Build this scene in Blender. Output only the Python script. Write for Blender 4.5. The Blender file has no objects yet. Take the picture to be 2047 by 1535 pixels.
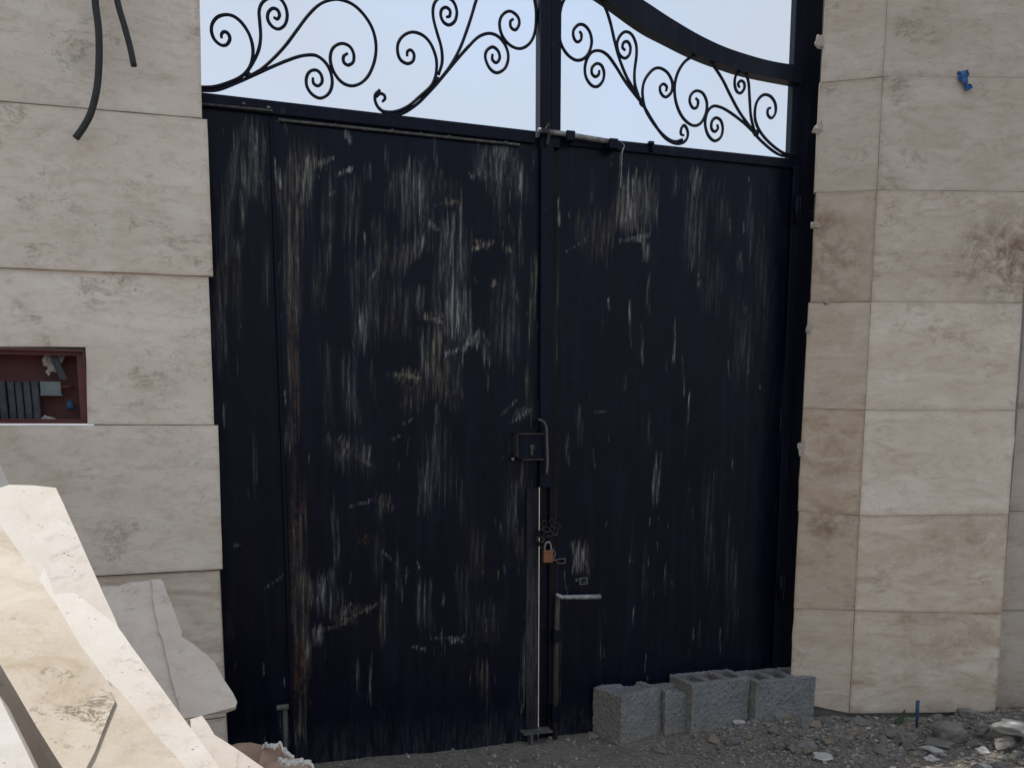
import bpy, bmesh, math, random
import numpy as np
from mathutils import Vector, noise as mn
R = math.radians
random.seed(7); rng = np.random.default_rng(11)
SC = bpy.context.scene
COL = SC.collection

# ------------------------------------------------------------------ camera, sky, sun, exposure
F = 1800.0; PIT = R(8.04); CX, CY = 1023.5, 1109.0; CAMZ = 1.17
cd = bpy.data.cameras.new('camera'); cam = bpy.data.objects.new('camera', cd); COL.objects.link(cam)
cam.location = (0, 0, CAMZ); cam.rotation_euler = (R(90) - PIT, 0, 0)
cd.sensor_width = 36; cd.lens = F / 2047 * 36; cd.shift_y = (CY - 767.5) / 2047
cd.clip_start = .05; cd.clip_end = 2000
SC.camera = cam
SUN_EL = 66; sh = Vector((-.90, .44, 0)).normalized()
sdir = Vector((sh.x * math.cos(R(SUN_EL)), sh.y * math.cos(R(SUN_EL)), math.sin(R(SUN_EL))))
w = bpy.data.worlds.new('World'); SC.world = w; w.use_nodes = True
wn = w.node_tree; wn.nodes.clear()
sky = wn.nodes.new('ShaderNodeTexSky'); sky.sky_type = 'NISHITA'; sky.sun_disc = False
sky.sun_elevation = R(SUN_EL); sky.sun_rotation = math.atan2(sh.x, sh.y)
sky.air_density = 1.0; sky.dust_density = 2.2; sky.ozone_density = 1.2
bg = wn.nodes.new('ShaderNodeBackground'); bg.inputs['Strength'].default_value = .15
wo = wn.nodes.new('ShaderNodeOutputWorld')
wtc = wn.nodes.new('ShaderNodeTexCoord'); wno = wn.nodes.new('ShaderNodeTexNoise')
wno.inputs['Scale'].default_value = 3.4; wno.inputs['Detail'].default_value = 3
wr = wn.nodes.new('ShaderNodeValToRGB'); wr.color_ramp.elements[0].position = .35; wr.color_ramp.elements[1].position = .75
wr.color_ramp.elements[0].color = (.95, .95, .95, 1); wr.color_ramp.elements[1].color = (.62, .62, .62, 1)
wm = wn.nodes.new('ShaderNodeMix'); wm.data_type = 'RGBA'
wm.inputs[7].default_value = (2.2, 2.45, 2.8, 1)      # thin high cloud veil
wn.links.new(wtc.outputs['Generated'], wno.inputs['Vector']); wn.links.new(wno.outputs['Fac'], wr.inputs['Fac'])
wn.links.new(wr.outputs['Color'], wm.inputs[0]); wn.links.new(sky.outputs[0], wm.inputs[6])
wn.links.new(wm.outputs[2], bg.inputs['Color']); wn.links.new(bg.outputs[0], wo.inputs['Surface'])
sl = bpy.data.lights.new('sun', 'SUN'); sl.energy = 2.0; sl.angle = R(.53); sl.color = (1, .96, .9)
so = bpy.data.objects.new('sun', sl); COL.objects.link(so)
so.rotation_euler = sdir.to_track_quat('Z', 'Y').to_euler()
SC.view_settings.view_transform = 'Standard'; SC.view_settings.look = 'None'
SC.view_settings.gamma = 1; SC.view_settings.use_curve_mapping = False
SC.view_settings.exposure = 0.84

# ------------------------------------------------------------------ measuring helpers
CAM = Vector((0, 0, CAMZ)); FW = Vector((0, math.cos(PIT), -math.sin(PIT))); UP = Vector((0, math.sin(PIT), math.cos(PIT)))
def ray(px, py): return FW + Vector((1, 0, 0)) * ((px - CX) / F) + UP * ((CY - py) / F)
class Frame:
    """a vertical plane: o origin on the ground, d direction along it, n normal towards the viewer"""
    def __init__(s, o, d):
        s.o = Vector((o[0], o[1], 0)); s.d = Vector((d[0], d[1], 0)).normalized(); s.n = Vector((s.d.y, -s.d.x, 0))
    def w(s, a, z, off=0): return s.o + s.d * a + s.n * off + Vector((0, 0, z))
    def at(s, px, py, off=0):
        r = ray(px, py); p = s.o + s.n * off
        t = (p - CAM).dot(s.n) / r.dot(s.n); q = CAM + r * t
        return ((q - p).dot(s.d), q.z)
def on_plane(px, py, P, n):
    r = ray(px, py); return CAM + r * ((P - CAM).dot(n) / r.dot(n))
GATE = Frame((.113, 3.3), (.949, .315))
P1 = (1.12, 3.5); P2 = (1.336, 3.452); P3 = (1.93, 3.452)
RET = Frame(P1, (P2[0] - P1[0], P2[1] - P1[1])); FRO = Frame(P2, (1, 0)); REC = Frame((P3[0], 3.53), (1, 0.03))
WOFF = .12                                                # the stone face stands this far in front of the gate

# ------------------------------------------------------------------ object helpers
def setp(o, label=None, cat=None, group=None, kind=None):
    if label: o['label'] = label
    if cat: o['category'] = cat
    if group: o['group'] = group
    if kind: o['kind'] = kind
    return o
def empty(name, loc, label, cat, group=None):
    o = bpy.data.objects.new(name, None); COL.objects.link(o); o.location = loc; o.empty_display_size = .1
    return setp(o, label, cat, group)
def link(name, me, mat, parent=None, smooth=False):
    o = bpy.data.objects.new(name, me); COL.objects.link(o)
    if mat: me.materials.append(mat)
    if smooth: me.polygons.foreach_set('use_smooth', [True] * len(me.polygons))
    if parent:
        o.parent = parent
        l = Vector(); q = parent
        while q: l += Vector(q.location) + q.matrix_parent_inverse.translation; q = q.parent
        o.matrix_parent_inverse = __import__('mathutils').Matrix.Translation(-l)
    return o
def from_bm(name, bm, mat, parent=None, smooth=False):
    bmesh.ops.recalc_face_normals(bm, faces=bm.faces)
    me = bpy.data.meshes.new(name); bm.to_mesh(me); bm.free()
    return link(name, me, mat, parent, smooth)
def local(o):
    """move the mesh origin to its own centre (so that object texture space and pivots are its own)"""
    me = o.data; n = len(me.vertices); c = np.empty(n * 3); me.vertices.foreach_get('co', c); c = c.reshape(-1, 3)
    m = Vector(c.mean(0)); me.transform(__import__('mathutils').Matrix.Translation(-m)); o.location = m; return o
def add_prism(bm, pts, nrm, th, bev=0.0):
    """pts: world points (closed outline, one plane); nrm towards the viewer; th thickness; bev front chamfer"""
    c = sum(pts, Vector()) / len(pts)
    if bev:
        ins = []
        k = len(pts)
        for i, p in enumerate(pts):
            a = (pts[i - 1] - p).normalized(); b = (pts[(i + 1) % k] - p).normalized()
            ins.append(p + (a + b) * bev)
        f = [bm.verts.new(p) for p in ins]; m = [bm.verts.new(p - nrm * bev) for p in pts]
    else:
        f = [bm.verts.new(p) for p in pts]; m = f
    b = [bm.verts.new(p - nrm * th) for p in pts]
    k = len(pts); bm.faces.new(f); bm.faces.new(b[::-1])
    for i in range(k):
        j = (i + 1) % k
        if bev: bm.faces.new((m[i], m[j], f[j], f[i]))
        bm.faces.new((b[i], b[j], m[j], m[i]))
def add_box(bm, fr, a0, a1, z0, z1, off0, off1):
    """a box in a frame: along a0..a1, height z0..z1, from off0 (back) to off1 (front)"""
    P = [fr.w(a, z, o) for o in (off0, off1) for (a, z) in ((a0, z0), (a1, z0), (a1, z1), (a0, z1))]
    v = [bm.verts.new(p) for p in P]
    for f in ((0, 1, 2, 3), (7, 6, 5, 4), (0, 4, 5, 1), (1, 5, 6, 2), (2, 6, 7, 3), (3, 7, 4, 0)): bm.faces.new([v[i] for i in f])
def bevel(bm, wd=.002, seg=1):
    bmesh.ops.bevel(bm, geom=list(bm.edges), offset=wd, segments=seg, affect='EDGES', profile=.6)
def catmull(P, sub=5):
    P = [Vector(p) for p in P]; out = []
    Q = [P[0] * 2 - P[1]] + P + [P[-1] * 2 - P[-2]]
    for i in range(1, len(Q) - 2):
        a, b, c, d = Q[i - 1:i + 3]
        for k in range(sub):
            t = k / sub
            out.append(.5 * ((2 * b) + (c - a) * t + (2 * a - 5 * b + 4 * c - d) * t * t + (3 * b - a - 3 * c + d) * t ** 3))
    out.append(P[-1]); return out
def add_tube(bm, P, r, seg=8, ref=None, rx=None):
    """tube along P; r radius (number or list); rx other radius for an oval or flat bar"""
    rings = []; n = len(P)
    for i, p in enumerate(P):
        t = (P[min(i + 1, n - 1)] - P[max(i - 1, 0)])
        if t.length < 1e-9: t = Vector((0, 0, 1))
        t.normalize(); rf = ref or Vector((0, -1, 0))
        if abs(t.dot(rf)) > .97: rf = Vector((1, 0, 0))
        u = rf.cross(t).normalized(); v = t.cross(u)
        ri = r[i] if isinstance(r, (list, tuple)) else r
        rings.append([bm.verts.new(p + u * math.cos(6.2832 * k / seg) * ri + v * math.sin(6.2832 * k / seg) * (rx or ri)) for k in range(seg)])
    for a, b in zip(rings, rings[1:]):
        for k in range(seg): bm.faces.new((a[k], a[(k + 1) % seg], b[(k + 1) % seg], b[k]))
    bm.faces.new(rings[0][::-1]); bm.faces.new(rings[-1])
def rock_mesh(name, r, sx=1, sy=1, sz=1, sub=2, amp=.35, seed=0, cuts=5):
    bm = bmesh.new(); bmesh.ops.create_icosphere(bm, subdivisions=sub, radius=1)
    rr = random.Random(seed)
    pl = []
    for _ in range(cuts):
        v = Vector((rr.gauss(0, 1), rr.gauss(0, 1), rr.gauss(0, 1))).normalized(); pl.append((v, rr.uniform(.45, .8)))
    for v in bm.verts:
        for n_, d_ in pl:
            k = v.co.dot(n_)
            if k > d_: v.co -= n_ * (k - d_)
        v.co *= 1 + amp * mn.noise(v.co * 1.3 + Vector((seed * 3.1, 0, 0))) + .06 * mn.noise(v.co * 5 + Vector((seed, 9, 0)))
        v.co = Vector((v.co.x * sx, v.co.y * sy, v.co.z * sz)) * r
    me = bpy.data.meshes.new(name); bm.to_mesh(me); bm.free(); return me

# ------------------------------------------------------------------ materials
def newmat(name):
    m = bpy.data.materials.new(name); m.use_nodes = True; nt = m.node_tree
    b = nt.nodes['Principled BSDF']; return m, nt, b
class NT:
    def __init__(s, nt): s.nt = nt
    def n(s, typ, **kw):
        x = s.nt.nodes.new(typ)
        for k, v in kw.items():
            if k in x.inputs.keys() if hasattr(x.inputs, 'keys') else False: x.inputs[k].default_value = v
            else: setattr(x, k, v)
        return x
    def l(s, a, b): s.nt.links.new(a, b)
    def coords(s, scale=(1, 1, 1), rnd=True, kind='Object', rot=(0, 0, 0)):
        tc = s.n('ShaderNodeTexCoord'); mp = s.n('ShaderNodeMapping'); mp.inputs['Scale'].default_value = scale
        mp.inputs['Rotation'].default_value = rot
        if rnd:
            oi = s.n('ShaderNodeObjectInfo'); mu = s.n('ShaderNodeVectorMath', operation='SCALE')
            cx = s.n('ShaderNodeCombineXYZ'); s.l(oi.outputs['Random'], cx.inputs[0]); s.l(oi.outputs['Random'], cx.inputs[2])
            s.l(cx.outputs[0], mu.inputs[0]); mu.inputs['Scale'].default_value = 37.0
            ad = s.n('ShaderNodeVectorMath', operation='ADD'); s.l(tc.outputs[kind], ad.inputs[0]); s.l(mu.outputs[0], ad.inputs[1])
            s.l(ad.outputs[0], mp.inputs['Vector'])
        else: s.l(tc.outputs[kind], mp.inputs['Vector'])
        return mp.outputs[0]
    def noise(s, vec, scale, detail=4, rough=.55, dist=0):
        x = s.n('ShaderNodeTexNoise'); x.inputs['Scale'].default_value = scale; x.inputs['Detail'].default_value = detail
        x.inputs['Roughness'].default_value = rough; x.inputs['Distortion'].default_value = dist
        s.l(vec, x.inputs['Vector']); return x.outputs['Fac']
    def ramp(s, fac, a, b, ca=(0, 0, 0, 1), cb=(1, 1, 1, 1)):
        x = s.n('ShaderNodeValToRGB'); e = x.color_ramp.elements
        e[0].position = a; e[1].position = b; e[0].color = ca; e[1].color = cb; s.l(fac, x.inputs['Fac']); return x.outputs['Color']
    def mix(s, fac, A, B, blend='MIX'):
        x = s.n('ShaderNodeMix', data_type='RGBA', blend_type=blend)
        if isinstance(fac, (int, float)): x.inputs[0].default_value = fac
        else: s.l(fac, x.inputs[0])
        for i, v in ((6, A), (7, B)):
            if isinstance(v, tuple): x.inputs[i].default_value = v
            else: s.l(v, x.inputs[i])
        return x.outputs[2]
    def math(s, op, a, b=None, clamp=False):
        x = s.n('ShaderNodeMath', operation=op, use_clamp=clamp)
        for i, v in ((0, a), (1, b)):
            if v is None: continue
            if isinstance(v, (int, float)): x.inputs[i].default_value = v
            else: s.l(v, x.inputs[i])
        return x.outputs[0]
    def bump(s, h, dist, strength=1, nrm=None):
        x = s.n('ShaderNodeBump'); x.inputs['Distance'].default_value = dist; x.inputs['Strength'].default_value = strength
        s.l(h, x.inputs['Height'])
        if nrm: s.l(nrm, x.inputs['Normal'])
        return x.outputs[0]

def stone_mat(name, base, warm, brown, stain=.35, vein=.6, rough=.55, stretch=2.6, rot=(0, 0, 0), vsc=5, blobs=()):
    """cut travertine / marble: cloudy bands, thin brown hair veins, pits, dirt along the joints.
       object colour: R extra brown staining, G warmth, B darkness of the slab's own stone"""
    m, nt, b = newmat(name); t = NT(nt)
    v = t.coords((1, 1, stretch), rot=rot); iso = t.coords((1, 1, 1))
    cl = t.noise(v, 2.4, 6, .6, .6)
    c = t.mix(t.ramp(cl, .32, .7), base, warm)
    band = t.noise(v, 7, 5, .65, 1.2)
    c = t.mix(t.math('MULTIPLY', t.ramp(band, .48, .75), .45), c, tuple(x * .78 for x in brown[:3]) + (1,) if False else warm)
    oi = t.n('ShaderNodeObjectInfo'); sp = t.n('ShaderNodeSeparateColor'); t.l(oi.outputs['Color'], sp.inputs[0])
    c = t.mix(t.math('MULTIPLY', sp.outputs[1], .8), c, (.47, .33, .21, 1))
    # hair veins: narrow iso-lines of a distorted noise, broken up by a mask
    vn = t.noise(v, vsc, 9, .82, .5)
    d = t.math('ABSOLUTE', t.math('SUBTRACT', vn, .5))
    line = t.ramp(d, .0, .016, (1, 1, 1, 1), (0, 0, 0, 1))
    mask = t.ramp(t.noise(iso, 6.5, 6, .7), .54, .62)
    vf = t.math('MULTIPLY', t.math('MULTIPLY', line, mask), vein)
    c = t.mix(vf, c, brown)
    d2 = t.math('ABSOLUTE', t.math('SUBTRACT', t.noise(v, vsc * 3.1, 7, .8, .4), .52))
    l2 = t.math('MULTIPLY', t.ramp(d2, 0, .02, (1, 1, 1, 1), (0, 0, 0, 1)), t.ramp(t.noise(iso, 9, 3), .55, .66))
    c = t.mix(t.math('MULTIPLY', l2, vein * .7), c, tuple(x * .62 for x in brown[:3]) + (1,))
    # rusty brown blotches
    mot = t.ramp(t.noise(v, 14, 6, .72, .8), .50, .74)
    c = t.mix(t.math('MULTIPLY', mot, .42), c, tuple(x * 1.15 for x in brown[:3]) + (1,))
    lt = t.ramp(t.noise(v, 5.5, 6, .65, 1.0), .52, .72)
    c = t.mix(t.math('MULTIPLY', lt, .35), c, tuple(min(.85, x * 1.22) for x in base[:3]) + (1,))
    st = t.ramp(t.noise(v, 3.2, 7, .74, .9), .50, .68)
    c = t.mix(t.math('MULTIPLY', st, t.math('ADD', stain * .5, sp.outputs[0]), True), c, tuple(x * .9 for x in brown[:3]) + (1,))
    geo = t.n('ShaderNodeNewGeometry')
    for (bp_, br_, bs_) in blobs:                      # brown mud stains, each where it was splashed
        dv = t.n('ShaderNodeVectorMath', operation='DISTANCE'); t.l(geo.outputs['Position'], dv.inputs[0]); dv.inputs[1].default_value = bp_
        fm = t.math('SUBTRACT', 1.25, t.math('DIVIDE', dv.outputs['Value'], br_), True)
        nz_ = t.ramp(t.noise(iso, 16, 7, .75, .6), .40, .62)
        c = t.mix(t.math('MULTIPLY', t.math('MULTIPLY', fm, nz_), bs_, True), c, (.20, .12, .07, 1))
    # pits
    pit = t.n('ShaderNodeTexVoronoi'); pit.inputs['Scale'].default_value = 55; t.l(v, pit.inputs['Vector'])
    pm = t.math('MULTIPLY', t.ramp(pit.outputs['Distance'], .07, .14, (1, 1, 1, 1), (0, 0, 0, 1)), t.ramp(t.noise(iso, 7, 3), .54, .64))
    c = t.mix(t.math('MULTIPLY', pm, .75), c, (.13, .09, .06, 1))
    # fine speckle
    c = t.mix(.5, c, t.mix(t.noise(iso, 160, 2), (.35, .35, .35, 1), (.65, .65, .65, 1)), 'SOFT_LIGHT')
    # dirt near the slab's edges (second attribute: distance from edge in metres)
    at = t.n('ShaderNodeAttribute', attribute_name='edge'); wob = t.math('MULTIPLY', t.noise(v, 9, 5), .055)
    e = t.math('DIVIDE', at.outputs['Fac'], t.math('MAXIMUM', t.math('SUBTRACT', wob, .014), .004), True)
    ed = t.math('MULTIPLY', t.math('SUBTRACT', 1, e), t.math('ADD', .16, t.math('MULTIPLY', sp.outputs[0], .5)))
    c = t.mix(ed, c, (.25, .15, .075, 1))
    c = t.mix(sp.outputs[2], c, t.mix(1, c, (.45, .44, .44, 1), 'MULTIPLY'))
    t.l(c, b.inputs['Base Color']); b.inputs['Roughness'].default_value = rough
    b.inputs['Specular IOR Level'].default_value = .35
    h = t.math('SUBTRACT', t.math('MULTIPLY', t.noise(iso, 40, 5), .35), t.math('ADD', t.math('MULTIPLY', pm, .8), t.math('MULTIPLY', vf, .5)))
    t.l(t.bump(h, .0018, .8), b.inputs['Normal'])
    return m
M = {}
M['wall_stone'] = stone_mat('wall_stone', (.85, .735, .62, 1), (.71, .60, .485, 1), (.28, .175, .10, 1), .3, .6, .4)
def wp(fr, x, y): a, z = fr.at(x, y); return tuple(fr.w(a, z))
BL = [(wp(FRO, 2035, 520), .20, 1.0), (wp(FRO, 1960, 500), .10, .5), (wp(RET, 1668, 520), .15, .6), (wp(RET, 1640, 450), .08, .6), (wp(RET, 1655, 1052), .09, .75), (wp(RET, 1665, 920), .10, .4), (wp(FRO, 1880, 1095), .12, .35), (wp(FRO, 1850, 1290), .16, .35), (wp(FRO, 1960, 1075), .1, .4), (wp(FRO, 1790, 165), .07, .4)]
M['pillar_stone'] = stone_mat('pillar_stone', (.77, .67, .56, 1), (.61, .505, .395, 1), (.30, .18, .10, 1), .35, .6, .4, blobs=BL)
M['pile_white'] = stone_mat('pile_white', (.63, .59, .54, 1), (.54, .475, .40, 1), (.5, .38, .26, 1), .05, .3, .6, 1.6)
M['pile_beige'] = stone_mat('pile_beige', (.56, .49, .40, 1), (.43, .345, .255, 1), (.33, .23, .11, 1), .9, 1.0, .6, 3.0, (R(20), R(50), 0), 9)
M['pile_grey'] = stone_mat('pile_grey', (.84, .73, .63, 1), (.70, .59, .49, 1), (.42, .32, .24, 1), .05, .55, .6, 2.2)

def metal_paint(name, base, rough=.42, dust=.25, worn=False):
    m, nt, b = newmat(name); t = NT(nt)
    iso = t.coords((1, 1, 1), False); v = t.coords((1, 1, .06), False); v2 = t.coords((1, 1, .16), False)
    c = t.mix(t.ramp(t.noise(v, 30, 4), .5, .8), base, tuple(x * 1.8 + .003 for x in base[:3]) + (1,))
    big = t.ramp(t.noise(t.coords((1, 1, .35), False), 3.2, 5), .45, .8)
    c = t.mix(t.math('MULTIPLY', big, dust, True), c, (.035, .036, .04, 1) if dust < 1 else (.075, .075, .078, 1))
    if dust > 1: c = t.mix(t.ramp(t.noise(v, 110, 4, .7), .48, .62), c, (.012, .012, .018, 1))
    h = t.math('MULTIPLY', t.noise(iso, 60, 4), .3)
    rf = rough
    if worn:
        at = t.n('ShaderNodeAttribute', attribute_name='wear'); sp = t.n('ShaderNodeSeparateColor'); t.l(at.outputs['Color'], sp.inputs[0])
        br = t.ramp(t.noise(v, 135, 4, .78), .45, .585); br2 = t.ramp(t.noise(v2, 48, 6, .75, .3), .40, .60)
        k = t.math('MULTIPLY', t.math('ADD', t.math('MULTIPLY', br, .72), .24), t.math('ADD', t.math('MULTIPLY', br2, .8), .16))
        g = t.math('MULTIPLY', sp.outputs[0], k, True)
        c = t.mix(g, c, (.52, .515, .49, 1))
        c = t.mix(t.math('MULTIPLY', sp.outputs[1], k, True), c, (.38, .325, .235, 1))
        ru = t.math('MULTIPLY', sp.outputs[2], t.ramp(t.noise(iso, 35, 6, .7), .42, .6), True)
        c = t.mix(ru, c, (.10, .045, .022, 1))
        # pale dust streaks that run everywhere, faintly
        fl = t.math('MULTIPLY', t.ramp(t.noise(v, 95, 4, .75), .60, .80), t.ramp(t.noise(iso, 4.5, 4), .47, .66))
        c = t.mix(t.math('MULTIPLY', fl, .2), c, (.2, .2, .2, 1))
        h = t.math('ADD', h, t.math('MULTIPLY', g, .8))
        rr = t.math('ADD', rough, t.math('MULTIPLY', t.math('ADD', g, ru), .4), True); t.l(rr, b.inputs['Roughness'])
    else:
        ru = t.math('MULTIPLY', t.ramp(t.noise(iso, 22, 6, .7), .62, .74), .7)
        c = t.mix(ru, c, (.055, .04, .035, 1)); b.inputs['Roughness'].default_value = rough
    t.l(c, b.inputs['Base Color']); b.inputs['Specular IOR Level'].default_value = .16
    nb = t.bump(t.noise(t.coords((1, 1, .45), False), 6, 3), .02, .5) if worn else None
    t.l(t.bump(h, .001, .5, nb), b.inputs['Normal']); return m
M['gate'] = metal_paint('gate_paint', (.0014, .0023, .0100, 1), .34, .05, True)
M['dustpaint'] = metal_paint('dusty_black_paint', (.009, .010, .016, 1), .6, 1.6)
M['dustpaint2'] = metal_paint('rusty_black_paint', (.007, .006, .008, 1), .6, .5)
M['bar'] = metal_paint('bar_paint', (.006, .008, .018, 1), .45, .35)
M['frame'] = metal_paint('frame_paint', (.0020, .0031, .0120, 1), .42, .12)

def plain(name, col, rough=.6, metal=0, var=.25, sc=30, bump=.001, col2=None, stretch=(1, 1, 1)):
    m, nt, b = newmat(name); t = NT(nt); v = t.coords(stretch)
    c2 = col2 or tuple(x * (1 - var) for x in col[:3]) + (1,)
    c = t.mix(t.ramp(t.noise(v, sc, 5, .65), .35, .68), col, c2)
    c = t.mix(t.math('MULTIPLY', t.ramp(t.noise(v, sc * .25, 4), .5, .7), .4), c, c2)
    t.l(c, b.inputs['Base Color']); b.inputs['Roughness'].default_value = rough; b.inputs['Metallic'].default_value = metal
    t.l(t.bump(t.noise(v, sc * 2.5, 4), bump, .7), b.inputs['Normal']); return m
M['mortar'] = plain('mortar', (.45, .39, .32, 1), .85, 0, .3, 60, .002)
M['core'] = plain('rough_concrete', (.27, .25, .23, 1), .9, 0, .35, 14, .004)
M['rubber'] = plain('black_rubber', (.022, .023, .024, 1), .6, 0, .3, 40, .0004)
M['red'] = plain('red_oxide_paint', (.15, .03, .022, 1), .55, 0, .45, 22, .0006, (.085, .022, .02, 1))
M['zinc'] = plain('dull_zinc', (.36, .37, .38, 1), .45, .15, .45, 40, .0004, (.12, .11, .10, 1))
M['rod'] = plain('rusty_rod', (.075, .062, .052, 1), .75, .1, .6, 30, .001, (.018, .015, .016, 1), (1, 1, .25))
M['dusty'] = plain('dusty_steel', (.14, .135, .125, 1), .7, .15, .6, 45, .0006, (.045, .04, .038, 1), (1, 1, .3))
M['slat'] = plain('slat_grey', (.072, .08, .092, 1), .7, 0, .5, 26, .0008)
M['plate'] = plain('grey_plate', (.20, .23, .23, 1), .6, 0, .3, 30, .0005)
M['blue'] = plain('blue_plastic', (.03, .14, .36, 1), .5, 0, .3, 30, .0006)
M['bluedull'] = plain('dull_blue_plastic', (.03, .07, .14, 1), .6, 0, .3, 30, .0006)
M['paper'] = plain('torn_paper', (.55, .5, .47, 1), .9, 0, .3, 40, .002)
M['brass'] = plain('copper_brass', (.26, .105, .045, 1), .6, .3, .3, 50, .0004)
M['chain'] = plain('dark_chain', (.03, .026, .024, 1), .6, .3, .5, 60, .0005)
M['leaf'] = plain('dry_green', (.06, .09, .045, 1), .6, 0, .4, 40, .001)
M['sack'] = plain('tan_paper_sack', (.50, .35, .25, 1), .85, 0, .2, 8, .002, (.42, .27, .19, 1))
M['shred'] = plain('torn_white_fibre', (.78, .74, .68, 1), .9, 0, .25, 60, .003)
M['rock'] = plain('grey_rock', (.23, .21, .185, 1), .9, 0, .4, 16, .004)
M['rockwarm'] = plain('warm_rock', (.34, .27, .19, 1), .9, 0, .4, 14, .004)
M['chip'] = plain('white_stone_chip', (.48, .45, .41, 1), .8, 0, .2, 30, .002)
def block_mat():
    m, nt, b = newmat('cinder_concrete'); t = NT(nt); v = t.coords()
    c = t.mix(t.ramp(t.noise(v, 9, 5), .35, .7), (.22, .215, .207, 1), (.165, .162, .16, 1))
    c = t.mix(t.ramp(t.noise(v, 130, 3, .7), .52, .72), c, (.34, .335, .325, 1))
    vo = t.n('ShaderNodeTexVoronoi'); vo.inputs['Scale'].default_value = 75; t.l(v, vo.inputs['Vector'])
    pit = t.math('MULTIPLY', t.ramp(vo.outputs['Distance'], .1, .26, (1, 1, 1, 1), (0, 0, 0, 1)), t.ramp(t.noise(v, 45, 2), .48, .56))
    c = t.mix(pit, c, (.035, .035, .038, 1))
    oi = t.n('ShaderNodeObjectInfo'); geo = t.n('ShaderNodeNewGeometry'); sx = t.n('ShaderNodeSeparateXYZ'); t.l(geo.outputs['Normal'], sx.inputs[0])
    # brown earth that clings to the end face
    br = t.math('MULTIPLY', t.ramp(t.math('MULTIPLY', sx.outputs[0], -1), .35, .6), t.ramp(t.noise(v, 8, 4), .2, .55))
    c = t.mix(t.math('MULTIPLY', br, .8), c, (.23, .185, .14, 1))
    tc_ = t.n('ShaderNodeTexCoord'); sz_ = t.n('ShaderNodeSeparateXYZ'); t.l(tc_.outputs['Object'], sz_.inputs[0])
    low = t.math('SUBTRACT', 1, t.math('DIVIDE', sz_.outputs[2], t.math('MULTIPLY', t.noise(v, 14, 5, .7), .22)), True)
    c = t.mix(t.math('MULTIPLY', low, .85), c, (.27, .235, .19, 1))
    c = t.mix(t.math('MULTIPLY', t.ramp(t.noise(v, 5, 4), .5, .7), .5), c, (.28, .27, .25, 1))
    t.l(c, b.inputs['Base Color']); b.inputs['Roughness'].default_value = .95; b.inputs['Specular IOR Level'].default_value = .15
    h = t.math('SUBTRACT', t.noise(v, 120, 4, .7), t.math('MULTIPLY', pit, 1.2)); t.l(t.bump(h, .004, 1), b.inputs['Normal']); return m
M['block'] = block_mat()
def soil_mat():
    m, nt, b = newmat('dry_soil'); t = NT(nt); v = t.coords((1, 1, 1), False)
    c = t.mix(t.ramp(t.noise(v, 3.5, 6, .6), .35, .7), (.23, .195, .16, 1), (.16, .142, .12, 1))
    c = t.mix(t.ramp(t.noise(v, 60, 5, .7), .5, .72), c, (.34, .30, .25, 1))
    c = t.mix(t.ramp(t.noise(v, 22, 5, .7), .54, .7), c, (.11, .098, .083, 1))
    t.l(c, b.inputs['Base Color']); b.inputs['Roughness'].default_value = .97; b.inputs['Specular IOR Level'].default_value = .1
    vo = t.n('ShaderNodeTexVoronoi'); vo.inputs['Scale'].default_value = 70; t.l(v, vo.inputs['Vector'])
    h = t.math('ADD', t.noise(v, 90, 6, .7), t.math('MULTIPLY', vo.outputs['Distance'], -.6)); t.l(t.bump(h, .008, 1), b.inputs['Normal']); return m
M['soil'] = soil_mat()

# ------------------------------------------------------------------ ground
def gz(x, y):
    """height of the ground"""
    z = .012 * mn.noise(Vector((x * 2.1, y * 2.1, 0))) + .006 * mn.noise(Vector((x * 9, y * 9, 3))) + .003 * mn.noise(Vector((x * 30, y * 30, 5)))
    a = max(0, min(1, (x - .62) / .45)); bnd = math.exp(-((y - 3.33) / .20) ** 2)
    z += a * bnd * (.038 + .03 * mn.noise(Vector((x * 7, y * 7, 1))))
    a2 = math.exp(-((x - 2.05) / .3) ** 2 - ((y - 3.36) / .22) ** 2); z += .04 * a2
    return z
xs = np.concatenate([-np.geomspace(600, 2.2, 16), np.arange(-2, 2.9, .022), np.geomspace(3.1, 600, 16)])
ys = np.concatenate([-np.geomspace(600, .9, 16), np.arange(-.6, 2.2, .08), np.arange(2.2, 3.9, .016), np.geomspace(4.0, 900, 18)])
V = [(x, y, gz(x, y) if abs(x) < 3.5 and abs(y) < 5 else 0) for y in ys for x in xs]
nx = len(xs)
Fc = [(j * nx + i, j * nx + i + 1, (j + 1) * nx + i + 1, (j + 1) * nx + i) for j in range(len(ys) - 1) for i in range(nx - 1)]
me = bpy.data.meshes.new('ground'); me.from_pydata(V, [], Fc)
g = link('ground', me, M['soil'], None, True); setp(g, 'dry grey brown dirt ground in front of the gate', None, None, 'structure')

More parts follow.
